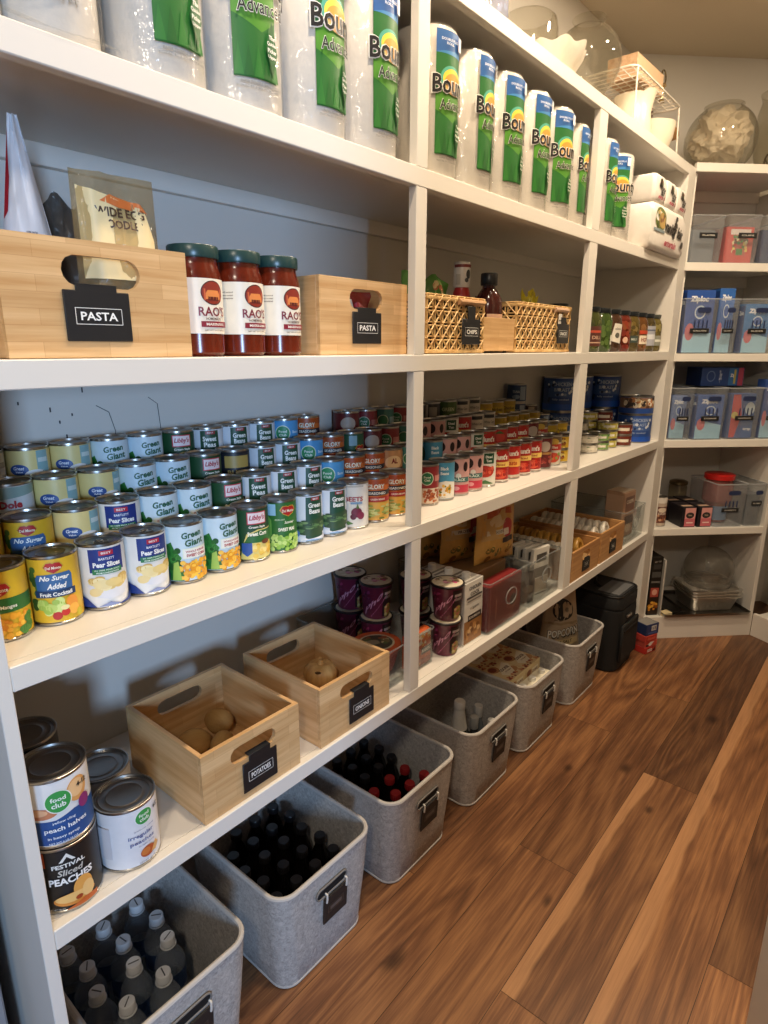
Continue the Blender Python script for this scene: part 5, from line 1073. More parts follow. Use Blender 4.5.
l = MB(); l.lathe([(.0665, .0715), (.068, .073), (.067, .0765), (.0001, .077)], paint('#b8532e', .4), 40, cap0=False); art(l, topf(.0772), [('e', 0, 0, 50, 48, '#b8aa90'), ('e', 0, 0, 44, 42, '#3f3a2e'), ('s', -30, 30, -28, 28, 24, 8, ['#6a5a3a', '#a89a78', '#8a4a2c', '#4a5a34']), ('e', -10, 0, 18, 14, '#8a7c64')]); obj('lid', l, r)
r.location = (-.1285, 1.1805, S2+.0045); r.location = (-.143, 1.1705, S2+.0045); r.rotation_euler = (0, 0, R90-.6); tag(r, 'orange noodle bowl in the clear bin left of the first post', 'noodle bowl')
o = carton('ramen_pack', .094, .026, .105, '#c85a26', [('r', -45, 45, 4, 100, '#c4521f'), ('p', [(-45, 60), (-10, 102), (45, 102), (45, 80), (0, 64)], '#dcd2c4'), ('e', -24, 70, 14, 9, '#ecc06a'), ('e', 20, 76, 16, 10, '#d86a2c'), ('s', -40, 40, 52, 98, 22, 5, ['#e07a34', '#d9a04c', '#b8401c', '#ece0c8']), ('r', 2, 45, 34, 54, '#1e1a1b'), T('RAMEN', 24, 44, 36, 9, '#e6ded4', b=.02), ('r', -45, 45, 4, 22, '#8c2f1a'), T('spicy', -20, 12, 40, 9, '#e8b070')], [('r', -14, 14, 4, 100, '#b84a1e')], None, .006)
o.location = (-.0685, 1.2545, S2+.0045); o.rotation_euler = (0, 0, R90); tag(o, 'bright orange ramen pack in the clear bin right of the first post', 'noodle pack')
# broth cartons
def broth():
    o = carton('broth_carton', .098, .060, .196, '#dedad2', [('r', -49, 49, 4, 76, '#9a6a3a'), ('r', -49, 49, 76, 124, '#d6d2ca'), ('r', -30, 44, 72, 92, '#2e2624'), T('BONE BROTH', 6, 82, 60, 8, '#d8d0c4'), T('CHICKEN', 4, 176, 66, 11, '#2e2c2c', b=.03), T('COCK', 4, 158, 50, 12, '#2e2c2c', b=.03), ('r', -40, 44, 144, 150, '#4a4846'), ('r', -36, 40, 134, 139, '#8a8680'), T('organic', 4, 112, 50, 10, '#6a655e'), ('s', -40, 40, 10, 60, 16, 8, ['#b8854a', '#7a4c26', '#d8b07a'])], [('r', -26, 26, 4, 70, '#d0ccc4')], [('r', -46, 46, -28, -18, '#8a8680'), ('r', -46, 46, 16, 26, '#8a8680')])
    c = MB(); c.lathe([(.013, .1962), (.0135, .198), (.013, .212), (.0115, .2135), (.0001, .2135)], paint('#e9e6df', .35), 24, cap0=False); obj('cap', c, o); return o
BR = broth()
for i, x in enumerate((-.062, -.1235, -.185)):
    place(BR, x, 1.4835, S2+G_, R90, 'white broth carton with cap, %s from the shelf front' % ORD[i], 'carton')['group'] = 'broth cartons in a file'
# clear bin with the red box and the golden pouches above
put(clear_bin(.268, .36, .166), 1.676, -.012, S2+G_, .36, 'clear bin with a red box inside, right of the broth cartons', 'storage bin')
o = carton('red_box', .205, .05, .148, '#7c2022', [('r', -100, 100, 3, 145, '#7a1e20'), ('r', -98, -90, 10, 138, '#94403a'), ('r', -60, -54, 30, 100, '#a85a48'), ('e', 44, 74, 46, 38, '#8e3a34'), ('e', 50, 66, 20, 20, '#3a2a26')])
o.location = (-.046, 1.656, S2+.0045); o.rotation_euler = (0, 0, R90); tag(o, 'deep red box standing in the clear bin', 'box')
o = bag('grey_pouch', .045, .13, .026, paint('#8a8078', .4, var=.3, bump=.4), None, 'grey pouch squeezed beside the red box in the clear bin', 'bag', (-.06, 1.7775, S2+.0045), R90, 25, amp=.2)
b_ = carton('snack_box', .23, .22, .1655, '#7a5a3a'); b_.location = (-.205, 1.668, S2+.0045); b_.rotation_euler = (0, 0, R90); tag(b_, 'brown box behind the red box, carrying the golden pouches', 'box')
GP = paint('#d3a355', .35, var=.12, bump=.25)
def gpouch(lab, x, y, z, seed, tn=0, s=1.0):
    o = bag('golden_pouch', .165*s, .185*s, .05, GP, [('p', [(-80, 80), (-70, 176), (70, 176), (80, 80)], '#c9a468'), ('p', [(-70, 150), (-60, 176), (66, 178), (66, 156), (0, 164)], '#b8572a'), ('e', -10, 140, 40, 20, '#d9c49a'), ('r', -60, 60, 96, 112, '#d8cdb6'), T('PROTEIN', 0, 104, 70, 9, '#4a3424', b=.02), ('e', 40, 110, 26, 34, '#b23a3a'), ('r', 16, 62, 90, 110, '#e0d4c4'), ('r', 10, 70, 64, 82, '#3a3030'), ('s', -60, 60, 14, 56, 20, 9, ['#b8863a', '#8a5a24', '#d8b060', '#6a6a34'])], lab, 'bag', (x, y, z), R90+tn, seed, topw=.92, amp=.10)
    o['group'] = 'golden pouches above the clear bin'
gpouch('front golden pouch with red print resting above the red box', -.118, 1.742, S2+.1712, 31, -.2, 1.16)
gpouch('second golden pouch behind the front one', -.205, 1.675, S2+.1712, 32, -.25, 1.12)
gpouch('third golden pouch, rearmost in the middle bay', -.290, 1.645, S2+.1712, 33, -.25, 1.1)
# jars bin
put(clear_bin(.232, .36, .162), 1.9275, -.012, S2+G_, .36, 'clear bin of jars and white packets, left of the second post', 'storage bin')
gj = root('spice_jar'); b = MB(); b.lathe([(.04, 0), (.043, .004), (.043, .09), (.036, .108), (.036, .112)], paint('#5a5048', .12, var=.3), 30); obj('glass_jar', b, gj); l = MB(); l.lathe([(.0365, .1115), (.0385, .113), (.0385, .128), (.037, .130), (.0001, .130)], paint('#c9c6c0', .25, .8), 30); obj('lid', l, gj)
a = MB(); art(a, cyl(.0434), [('r', -40, 40, 30, 70, '#3a3430'), ('e', 0, 50, 24, 14, '#8a7a68')]); obj('label', a, gj)
for i, (x, y, lab) in enumerate(((-.075, 1.871, 'jar with silver lid at the left front of the jar bin'), (-.175, 1.871, 'jar with silver lid behind the front one'))):
    place(gj, x, y, S2+.0045, R90-.5, lab, 'jar')['group'] = 'silver-lidded jars in the clear bin'
for i, (x, y) in enumerate(((-.055, 1.958), (-.090, 1.965), (-.125, 1.972), (-.16, 1.979))):
    o = carton('white_packet', .095, .014, .172-.004*i, '#d9d4ca', [('r', -44, 44, 8, 60, '#a89c8a'), ('r', -44, 44, 64, 100, '#6a6258'), ('r', -30, 30, 120, 150, '#4a4642'), ('e', 0, 110, 16, 9, '#e8e2d6')], [('r', -6, 6, 10, 150, '#cfc8bc')], None, .002)
    o.location = (x, y, S2+.0045); o.rotation_euler = (0, 0, R90-.15); tag(o, 'white packet standing in the jar bin, %s from the front' % ORD[i], 'packet', 'white packets in the jar bin')
# two open wooden boxes of ring-like packs
def tray_box(w, d, h, lab, y, xf, tagtext='PODS'):
    t = .008; r = root('wooden_crate'); wd = wood('crate_wood', '#a87444', '#cc9c64', 'X')
    wy = wood('crate_wood_side', '#a06c3e', '#c4935c', 'Y')
    b = MB(); plate_hole(b, w, h, t, -d/2, h*.70, .038, .018, wd); obj('front_panel', b, r, smooth=0)
    b = MB(); b.box(-w/2, w/2, d/2-t, d/2, 0, h, wd); obj('back_panel', b, r, smooth=0)
    for s in (-1, 1):
        b = MB(); b.box(s*(w/2-t/2)-t/2, s*(w/2-t/2)+t/2, -d/2+t+.0002, d/2-t-.0002, 0, h, wy, .0008); obj('side_panel', b, r, smooth=0)
    b = MB(); b.box(-w/2+t+.0002, w/2-t-.0002, -d/2+t+.0002, d/2-t-.0002, .002, .009, wy); obj('bottom_panel', b, r, smooth=0)
    b = MB(); b.box(-.034, .036, -d/2-.003, -d/2-.0004, h*.16, h*.56, TAGB, .001); b.box(-.02, .022, -d/2-.003, -d/2-.0004, h*.555, h*.62, TAGB, .001); o = obj('name_tag', b, r)
    a = MB(); art(a, front(-d/2-.003, 0, 0), [('r', -20, 22, h*1000*.30, h*1000*.31, '#bdb9b0'), ('r', -20, 22, h*1000*.43, h*1000*.44, '#bdb9b0'), T(tagtext, 1, h*1000*.37, 30, 7, '#cfcbc2')]); obj('lettering', a, o, smooth=0)
    put(r, y, xf, S2+G_, d, lab, 'crate'); return r
tray_box(.262, .37, .118, 'wooden crate of white rings, nearer one by the second post', 2.258, -.004)
tray_box(.262, .37, .128, 'wooden crate of white rings, farther one beside the clear bin', 2.538, -.004)
def ring_pack():
    r = root('ring_pack'); b = MB()
    n = 22; R0, R1_ = .037, .022; prof = [(R0, -.011), (R0+.003, -.006), (R0+.003, .006), (R0, .011), (R1_, .011), (R1_-.001, 0), (R1_, -.011)]
    vs = []; fs = []; m = len(prof)
    for k in range(n):
        a = 2*PI*k/n
        for q, yy in prof: vs.append((q*math.cos(a), yy, R0+.003+q*math.sin(a)))
    for k in range(n):
        for i in range(m): fs.append((k*m+i, k*m+(i+1) % m, ((k+1) % n)*m+(i+1) % m, ((k+1) % n)*m+i))
    b.add(vs, fs, paint('#ddd6c8', .4)); o = obj('ring_pack', b); return o
RP = ring_pack(); RG = ring_pack(); RG.data.materials[0] = paint('#b98a3c', .35)
gi = [0, 0]
for bi, (yc, cols) in enumerate(((2.258, 2), (2.538, 2))):
    base = S2+.0105
    for col in range(2):
        for i in range(10):
            y = yc-.056+.112*col; x = -.052-.0300*i
            gold = bi == 0 and col == 1
            gi[bi] += 1
            o = place(RG if gold else RP, x, y, base+.036+(.006 if bi else 0), R90+.25, '%s ring in the %s wooden crate, %s column, %s from its front' % ('gold' if gold else 'white', ['nearer', 'farther'][bi], ['near', 'far'][col], ORD[i]), 'ring pack')
            o.rotation_euler = (math.radians(-14), 0, R90+.1); o['group'] = 'ring packs in the wooden crates'
    o = carton('spacer_box', .236, .344, .036, '#a8865c'); o.location = (-.004-.185, yc, base-.0002); o.rotation_euler = (0, 0, R90); tag(o, 'flat cardboard box under the rings in the %s wooden crate' % ['nearer', 'farther'][bi], 'box')
put(clear_bin(.262, .36, .15), 2.838, -.012, S2+G_, .36, 'clear bin holding a tall tan package, against the far panel', 'storage bin')
o = carton('tan_package', .115, .09, .215, '#b99478', [('r', -55, 55, 6, 208, '#b48c70'), ('r', -40, 50, 120, 190, '#7a5646'), T('CRISPS', 4, 166, 70, 18, '#dccab4', b=.03), ('r', -40, 50, 60, 100, '#5c4034'), ('e', 0, 40, 30, 20, '#d0b090')], [('r', -40, 40, 20, 200, '#c6a58a')], [('r', -50, 50, -40, 40, '#d8c4ac')], .004)
o.location = (-.10, 2.868, S2+.0045); o.rotation_euler = (0, 0, R90-.1); tag(o, 'tall tan snack package standing in the far clear bin', 'box')

# ------------------------------------------------------------------ tins in the right bay of the can shelf
BT = '#23468c'
def bluecan(r_, h, pic):
    it = [('r', -r_*1500, r_*1500, 6, h*1000-6, BT)]
    if pic: it = [('r', -r_*1500, r_*1500, h*350, h*920, '#8a6a50'), ('s', -70, 70, h*400, h*860, 46, 9, ['#d8c8a8', '#5a3a2a', '#b87a4a', '#e9e2d2', '#2f2a2c']), ('r', -r_*1500, r_*1500, 4, h*340, BT)]
    else: it += [('r', -56, 60, h*420, h*900, '#3a5c9c'), T('CHICKEN', 4, h*800, 80, h*110, '#a9b8d2'), T('BREAST', 4, h*640, 66, h*100, '#a2b2ce'), T('chunk', 0, h*500, 50, h*80, '#8c9cc0'), T('fully cooked', 0, h*350, 70, h*70, '#a2b2ce'), ('s', -60, 60, h*300, h*860, 16, 6, ['#cfd6e2', '#16305f']), ('r', -r_*1500, r_*1500, 5, h*220, '#1d50b0')]
    return can(r_, h, '#264a90', it, lidc=None)
bt1 = bluecan(.0735, .125, False); bt2 = bluecan(.0735, .078, True)
bt1.location = (-.0905, 2.9205, S3+G_); bt1.rotation_euler = (0, 0, R90-1.0); tag(bt1, 'large blue tin against the far panel, under the picture tin', 'tin')
bt2.location = (-.0900, 2.9203, S3+G_+.1262); bt2.rotation_euler = (0, 0, R90-1.0); tag(bt2, 'blue tin with picture band on top, against the far panel', 'tin')
bt3 = bluecan(.072, .145, False)
for x, y, z, lab in ((-.246, 2.922, 0, 'tall blue tin at the back, bottom of the right stack'), (-.246, 2.922, .1458, 'tall blue tin at the back, top of the right stack'), (-.318, 2.772, 0, 'tall blue tin at the back, bottom of the left stack'), (-.318, 2.772, .1458, 'tall blue tin at the back, top of the left stack'), (-.322, 2.618, 0, 'shadowed blue tin behind the second post, bottom of its stack'), (-.322, 2.618, .1458, 'shadowed blue tin behind the second post, top of its stack')):
    place(bt3, x, y, S3+G_+z, R90-1.1, lab, 'tin')['group'] = 'blue tins at the back of the right bay'
def tin(bg, cols, h=.036, r_=.042): return can(r_, h, bg, [('s', -60, 60, 8, h*1000-8, 22, 5.5, cols), ('r', -30, 20, h*380, h*640, '#e2dccb')])
TN = {'g': tin('#7a9a5a', ['#3f7a3f', '#d8dcc4', '#b8b04a']), 'p': tin('#d6cfc0', ['#b9b4a4', '#5a8a5a', '#e8e4d6']), 'y': tin('#b8ac4a', ['#d8d08a', '#7a7a34', '#ece8d0']), 'r': tin('#6a2a1c', ['#b8603a', '#e0d0b8', '#3a1a12', '#8a3a22'], .048, .042)}
TD = dict(g='green and white flat tin', p='pale flat tin', y='yellow-green flat tin', r='red-brown tin with pale dots')
for k, y, x, nst, pos in (('p', 2.475, -.125, 2, 'leftmost front'), ('g', 2.57, -.115, 2, 'second front'), ('y', 2.660, -.115, 3, 'third front'), ('r', 2.7505, -.085, 2, 'right front'), ('p', 2.56, -.205, 3, 'middle-row left'), ('y', 2.652, -.204, 4, 'middle-row centre'), ('r', 2.755, -.177, 3, 'middle-row right')):
    h = .0487 if k == 'r' else .0367
    for i in range(nst): place(TN[k], x, y, S3+G_+i*h, R90-.9, '%s, %s in the %s stack beyond the second post' % (TD[k], ['bottom', 'second', 'third', 'fourth'][i], pos), 'tin')['group'] = 'flat tins in the right bay'

# ------------------------------------------------------------------ things on top of the left unit
GL = clear('clear_glass', '#f3f2ee', .03, 1.0, .02, '#d8d2c4')
Z6 = S6+G_
def glassware(name, prof, loc, label, cat, mat=GL, n=40, **k):
    b = MB(); t = .0025
    inner = [(max(.0005, r_-t), z+(.003 if i == 0 else 0)) for i, (r_, z) in enumerate(prof)]
    b.lathe(prof+inner[::-1], mat, n, cap0=True, cap1=False); o = obj(name, b, None, loc, smooth=60); return tag(o, label, cat)
sph = lambda R, zc, a0, a1, n=14: [(R*math.cos(a), zc+R*math.sin(a)) for a in [a0+(a1-a0)*i/n for i in range(n+1)]]
o = glassware('glass_fishbowl', [(.062, 0), (.066, .006), (.06, .018), (.054, .05), (.058, .07)]+sph(.113, .245-.055, -1.04, 1.2)[1:]+[(.05, .305), (.056, .315)], (-.165, 2.285, Z6), 'big round clear glass bowl on a footed base, on top of the shelves', 'glass bowl')
b = MB(); b.tube([(.05*math.cos(a), .05*math.sin(a), .012) for a in [2*PI*k/30 for k in range(30)]], .006, GL, 6, True)
for k in range(16):
    a_ = 2*PI*k/16; b.tube([(.058*math.cos(a_), .058*math.sin(a_), .02), (.058*math.cos(a_+.2), .058*math.sin(a_+.2), .045), (.062*math.cos(a_), .062*math.sin(a_), .075)], .0025, GL, 5)
obj('foot_facets', b, o)
glassware('glass_jar', [(.06, 0), (.092, .004), (.095, .02), (.095, .22), (.088, .25), (.075, .26)], (-.255, 2.035, Z6), 'tall clear glass cylinder standing left of the round bowl', 'glass jar')
b = MB(); n = 64
pr = [(.035, 0), (.04, .004), (.075, .04), (.098, .075), (.106, .105), (.103, .105), (.094, .076), (.07, .043), (.0005, .012)]
b.lathe(pr, paint('#e6dfd0', .3), n)
for i, v in enumerate(b.v):
    x, y, z = v; R = math.hypot(x, y); a_ = math.atan2(y, x); k = 1+.06*max(0, (R-.05)/.06)*math.cos(8*a_); b.v[i] = (x*k, y*k, z+.006*max(0, (R-.06)/.05)*math.cos(8*a_))
o = obj('scalloped_bowl', b, None, (-.095, 1.905, Z6), smooth=50); o.scale = (.85, .85, .85); tag(o, 'white scalloped-edge bowl leaning by the glass cylinder, top of shelves', 'bowl')
o = carton('navy_box', .12, .1, .17, '#1c2a52', [('s', -50, 50, 10, 160, 40, 6, ['#e4e4ea', '#3a4c80'])]); o.location = (-.10, 1.50, Z6); o.rotation_euler = (0, 0, R90); tag(o, 'navy patterned tin just showing at the top edge of the photo', 'tin')
# wire rack
wr = root('wire_rack'); WW = paint('#e9e2d6', .4); L0, D0, HR = .53, .27, .205
b = MB()
b.tube([(x, y, HR) for x, y in roundrect(L0, D0, .03, 5)], .0035, WW, 6, True)
for k in range(15): x = -L0/2+.02+(L0-.04)*k/14; b.tube([(x, -D0/2, HR-.003), (x, D0/2, HR-.003)], .0019, WW, 5)
for k in range(8): y = -D0/2+.02+(D0-.04)*k/7; b.tube([(-L0/2, y, HR), (L0/2, y, HR)], .0019, WW, 5)
obj('grid', b, wr)
for s in (-1, 1):
    b = MB(); x = s*(L0/2-.02); b.tube([(x, -D0/2+.002, HR), (x+s*.012, -D0/2-.004, .004), (x+s*.012, -D0/2+.02, .003), (x+s*.012, D0/2-.02, .003), (x+s*.012, D0/2+.004, .004), (x, D0/2-.002, HR)], .0032, WW, 6); obj('leg', b, wr)
wr.location = (-.185, 2.70, Z6); wr.rotation_euler = (0, 0, R90); tag(wr, 'white wire shelf rack standing on top of the shelves', 'wire rack')
o = carton('wooden_box', .27, .11, .075, '#c9a684', [('r', -130, 130, 2, 72, '#d3b492')]); o.data.materials[0] = wood('light_wood', '#b9906c', '#d8b896', 'X'); o.location = (-.14, 2.68, Z6+.2095); o.rotation_euler = (0, 0, R90-.03); tag(o, 'tan wooden box lying on the white wire rack', 'box')
b = MB(); b.lathe([(.012, 0), (.014, .004), (.006, .012), (.006, .05), (.014, .058), (.010, .066), (.0005, .068)], paint('#c9b48a', .25, .9), 20); o = obj('metal_finial', b, None, (-.10, 2.87, Z6+.2095)); tag(o, 'small brass ring-topped ornament at the right end of the wire rack', 'ornament')
b = MB(); b.tube([(0, .026*math.cos(a)+.0, .088+.024*math.sin(a)) for a in [2*PI*k/24 for k in range(24)]], .003, paint('#8a7a5a', .25, .9), 6, True); obj('ring', b, o)
# crockery under the rack
pr = [(.055, 0), (.06, .004), (.082, .06), (.088, .10), (.090, .112), (.086, .112), (.08, .064), (.05, .012), (.0005, .01)]
b = MB(); b.lathe(pr, paint('#e4d9c4', .3), 40); o = obj('serving_bowl', b, None, (-.105, 2.80, Z6)); tag(o, 'large cream bowl under the right end of the wire rack', 'bowl')
b = MB(); b.lathe([(.06, 0), (.072, .004), (.075, .05), (.068, .10), (.058, .13), (.066, .16), (.063, .16), (.054, .13), (.06, .1), (.0005, .01)], paint('#dfd3bd', .3), 36)
for i, v in enumerate(b.v):
    x, y, z = v
    if z > .125 and y < -.03: b.v[i] = (x, y*1.3, z+.012)
o = obj('white_pitcher', b, None, (-.115, 2.60, Z6), R90+.6, smooth=50); h = MB(); h.tube([(0, .060, .135), (0, .098, .13), (0, .112, .09), (0, .095, .045), (0, .0735, .035)], .007, paint('#dfd3bd', .3), 8); obj('handle', h, o); tag(o, 'cream pitcher under the left half of the wire rack', 'pitcher')
b = MB(); b.lathe([(.03, 0), (.034, .003), (.062, .042), (.066, .052), (.063, .052), (.058, .042), (.0005, .008)], paint('#ece4d4', .3), 36); o = obj('small_bowl', b, None, (-.105, 2.80, Z6+.0112)); tag(o, 'small white bowl nested in the large cream bowl', 'bowl'); o.location.z = Z6+.026; o.scale = (.85, .85, .85)
def gourd(name, L_, R_, mat, loc, rz, label, cat):
    b = MB(); P = [(max(.001, R_*math.sin(PI*(i/14)**.8)*(1 if i > 2 else .9)), L_*i/14) for i in range(15)]; P[0] = (.0005, 0); P[-1] = (.0005, L_)
    b.lathe([(r_, z) for r_, z in P], mat, 28)
    b.v = [(z-L_/2, y, x+R_) for x, y, z in b.v]
    return tag(obj(name, b, None, loc, rz, smooth=180), label, cat)
gourd('wooden_dish', .21, .034, wood('dark_cherry', '#4a1c16', '#6e3026', 'X'), (-.10, 2.985, Z6+.105), 1.2, 'dark red wooden oval dish sticking out behind the wire rack', 'dish') if False else None

# ------------------------------------------------------------------ diagonal corner unit contents
def ru(o, s, dep, z, turn, label, cat, group=None):
    o.location = RU(s, dep, z); o.rotation_euler = (0, 0, R45+turn); return tag(o, label, cat, group)
ZT = [S6+.025+G_, S5+.002+G_, S4-.01+G_, S3-.01+G_, S2-.005+G_, .12+G_]
# paper-filled glass globe on top
gl = glassware('glass_globe', [(.07, 0), (.075, .004)]+sph(.150, .132, -1.0, 1.1)[1:]+[(.082, .272)], RU(.195, .175, ZT[0]), 'round glass bowl filled with crumpled brown paper, top of corner shelves', 'glass bowl')
bm_ = bmesh.new(); bmesh.ops.create_icosphere(bm_, subdivisions=5, radius=1); rd = random.Random(4)
from mathutils import noise as mnoise
for v in bm_.verts:
    p = v.co.copy(); k = .97-.34*abs(mnoise.noise(p*1.7))-.22*abs(mnoise.noise(p*3.4+Vector((3, 1, 2))))-.07*abs(mnoise.noise(p*8))
    k = min(k, 1.02); up = 1.10 if p.z > 0 else .9
    v.co = Vector((p.x*.146*k, p.y*.146*k, p.z*.136*k*up))
b = MB(); b.bm(bm_, paint('#e6dac8', .6, var=.06, bump=.2)); o = obj('crumpled_paper', b, None, RU(.195, .175, ZT[0]+.136), smooth=28); tag(o, 'crumpled tan packing paper stuffed in the round glass bowl', 'paper')
pap = MB()
# tall glass vase with woven ball, right edge of photo
glassware('glass_vase', [(.055, 0), (.075, .004), (.095, .08), (.105, .17), (.098, .25), (.085, .30), (.095, .33)], RU(.462, .16, ZT[0]), 'tall clear glass vase at the right edge, top of corner shelves', 'glass vase')
b = MB()
for k in range(9):
    t = rd.uniform(0, PI); e = Vector((rd.uniform(-1, 1), rd.uniform(-1, 1), rd.uniform(-1, 1))).normalized(); f_ = e.orthogonal().normalized(); g = e.cross(f_)
    b.tube([Vector((0, 0, .056))+(f_*math.cos(a)+g*math.sin(a))*.046 for a in [2*PI*i/22 for i in range(22)]], .0035, wood('vine', '#3a2c20', '#6a543c', 'Z'), 5, True)
o = obj('vine_ball', b, None, RU(.462, .16, ZT[0]+.004)); tag(o, 'woven dark vine ball inside the glass vase', 'ornament')
# wooden oval dishes beside the globe
def dish(L_, W_, mat, loc, rz, label, tilt=0.0):
    b = MB(); n = 36; rows = [(.55, 0), (.8, .012), (1.0, .038), (.96, .040), (.75, .018), (.0, .008)]
    b.loft([[(k*L_/2*math.cos(2*PI*i/n), k*W_/2*math.sin(2*PI*i/n), z) for i in range(n)] for k, z in rows[:-1]], mat, cap1=True)
    o = obj('wooden_dish', b, None, loc, rz, smooth=50); return tag(o, label, 'dish')
dish(.26, .13, wood('honey_wood', '#8a5c30', '#b98850', 'X'), (-.085, 2.955, Z6), 1.0, 'honey-brown wooden oval dish right of the cream bowl, top of shelves') if False else None
b = MB(); L_, R_ = .20, .036
def spoonlike(name, L_, R_, mat, loc, rz, pitch, label):
    b = MB(); n = 16; P = [(max(.0008, R_*(1-((2*i/n)-1)**4)**.5*(.55+.45*i/n)), L_*i/n) for i in range(n+1)]
    b.lathe(P, mat, 24); o = obj(name, b, None, loc, 0, smooth=180); o.rotation_euler = (PI/2-pitch, 0, rz); return tag(o, label, 'wooden dish')
spoonlike('wooden_dish', .24, .030, wood('honey_wood', '#8a5c30', '#b98850', 'Z'), (-.105, 2.868, Z6+.1435), PI, 0, 'honey-brown wooden dish end sticking out past the cream bowl')
spoonlike('wooden_dish', .17, .026, wood('dark_cherry', '#4a1c16', '#6e3026', 'Z'), (-.17, 2.935, Z6+.2365), PI+.35, 0, 'dark red wooden dish lying across the end of the wire rack')
b = MB(); b.lathe([(.04, 0), (.075, .003), (.09, .012), (.087, .013), (.07, .006), (.0005, .004)], paint('#d8ccb4', .3), 36); o = obj('plate', b, None, RU(.055, .06, ZT[0]-.0)); 
o.location = (-.09, 3.045, Z6+.02); o.location = RU(.09, .055, 0)[:2]+(ZT[0],); 
bpy.data.objects.remove(o)

MILK = clear('milky_plastic', '#fafbfc', .12, .7, .10, '#e6eaec')
def pbin(w, d, h, lab_s, slots=True, txt='BAGS', lx=0.0, lz=.42):
    r = root('plastic_bin'); t = .002
    b = MB(); b.loft([[(x, y, z) for x, y in roundrect(ww, dd, .008, 3)] for ww, dd, z in ((w-.012, d-.012, 0), (w-.002, d-.002, h), (w-.002-2*t, d-.002-2*t, h), (w-.012-2*t, d-.012-2*t, .003))], MILK); obj('body', b, r, smooth=30)
    b = MB(); b.tube([(x, y, h) for x, y in roundrect(w-.003, d-.003, .008, 3)], .0028, clear('milky_rim', '#e8ecee', .15, .7, .45, '#dfe2e4'), 6, True); obj('rim', b, r)
    fy = lambda z: -(d-.012+.010*z/h)/2
    if slots:
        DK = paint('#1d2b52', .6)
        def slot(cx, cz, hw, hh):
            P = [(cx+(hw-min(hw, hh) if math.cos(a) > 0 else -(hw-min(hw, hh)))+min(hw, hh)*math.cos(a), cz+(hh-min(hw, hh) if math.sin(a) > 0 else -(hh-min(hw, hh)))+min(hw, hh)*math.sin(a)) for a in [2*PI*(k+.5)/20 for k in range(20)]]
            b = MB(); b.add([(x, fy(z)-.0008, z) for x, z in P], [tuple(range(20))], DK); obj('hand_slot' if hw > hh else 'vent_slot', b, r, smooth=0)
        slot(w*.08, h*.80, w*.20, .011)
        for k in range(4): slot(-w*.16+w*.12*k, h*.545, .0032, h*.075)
    b = MB(); b.box(lx-w*.28, lx+w*.28, fy(h*lz)-.0032, fy(h*lz)-.0008, h*lz-.011, h*lz+.011, TAGB, .001); o = obj('label_plate', b, r)
    a = MB(); art(a, front(fy(h*lz)-.0032, lx, h*lz), [T(txt, 0, 0, w*380, 6, '#cfcac0', b=.02)]); obj('lettering', a, o, smooth=0)
    return r
DP = .006
# top shelf bins
ru(pbin(.148, .32, .192, '', False, 'PLATES', .0, .58), .0955, DP+.16, ZT[1], 0, 'frosted bin of grey contents, left one on the upper corner shelf', 'storage bin')
o = carton('grey_box', .118, .24, .135, '#6f7378', [('r', -56, 56, 4, 130, '#72767c')]); ru(o, .090, .165, ZT[1]+.004, 0, 'grey box inside the left frosted bin', 'box')
ru(pbin(.152, .32, .196, '', False, 'CUPS', .015, .58), .262, DP+.16, ZT[1], 0, 'frosted bin with red party cup pack, second on the upper corner shelf', 'storage bin')
o = carton('red_cup_pack', .130, .25, .150, '#c8463e', [('r', -62, 62, 4, 146, '#cf5048'), ('p', [(-40, 140), (-10, 30), (34, 30), (50, 140)], '#b8635a'), ('r', -44, 50, 118, 140, '#e6dcd4'), ('s', -30, 36, 44, 110, 30, 8, ['#3f8a4a', '#d8d0a0', '#b8342c', '#e6c86a', '#5a4a3a']), ('r', -10, 20, 34, 60, '#4a8a4e')]); ru(o, .262, .165, ZT[1]+.004, 0, 'red cup pack with colourful print inside the frosted bin', 'box')
ru(pbin(.155, .32, .196, '', False, 'FORKS', .0, .58), .430, DP+.16, ZT[1], 0, 'frosted bin cut by the right edge, upper corner shelf', 'storage bin')
o = carton('navy_pack', .128, .25, .14, '#2c3a5c', [('r', -60, 60, 4, 136, '#2f3e64')]); ru(o, .430, .165, ZT[1]+.004, 0, 'navy pack inside the frosted bin at the right edge', 'box')
ZIP = lambda w, h, c1='#2f66a8': [('r', -w/2, w/2, 0, h, c1), ('p', [(-w/2, h*.3), (-w*.1, h*.4), (w/2, h*.32), (w/2, 0), (-w/2, 0)], '#a9d6ee'), T('Ziploc', -w*.05, h*.86, w*.66, h*.12, '#f2f4f6', b=.05, sh=.1), ('e', w*.02, h*.66, w*.2, h*.11, '#c8d8e4'), ('e', w*.02, h*.66, w*.16, h*.085, '#3f66b4'), ('e', -w*.3, h*.34, w*.16, h*.14, '#d0707a')]
def zip_box(w, d, h, c1, lab, s, dep, z, turn=0, top=None):
    o = carton('bag_box', w, d, h, c1, ZIP(w*1000-4, h*1000-4, c1), [('r', -d*480, d*480, 4, h*960, '#1f3f80'), T('Ziploc', 0, h*800, d*600, h*120, '#e8eef4', b=.05)], [('r', -w*480, w*480, -d*480, d*480, '#2a4f94')]); return ru(o, s, dep, z, turn, lab, 'box')
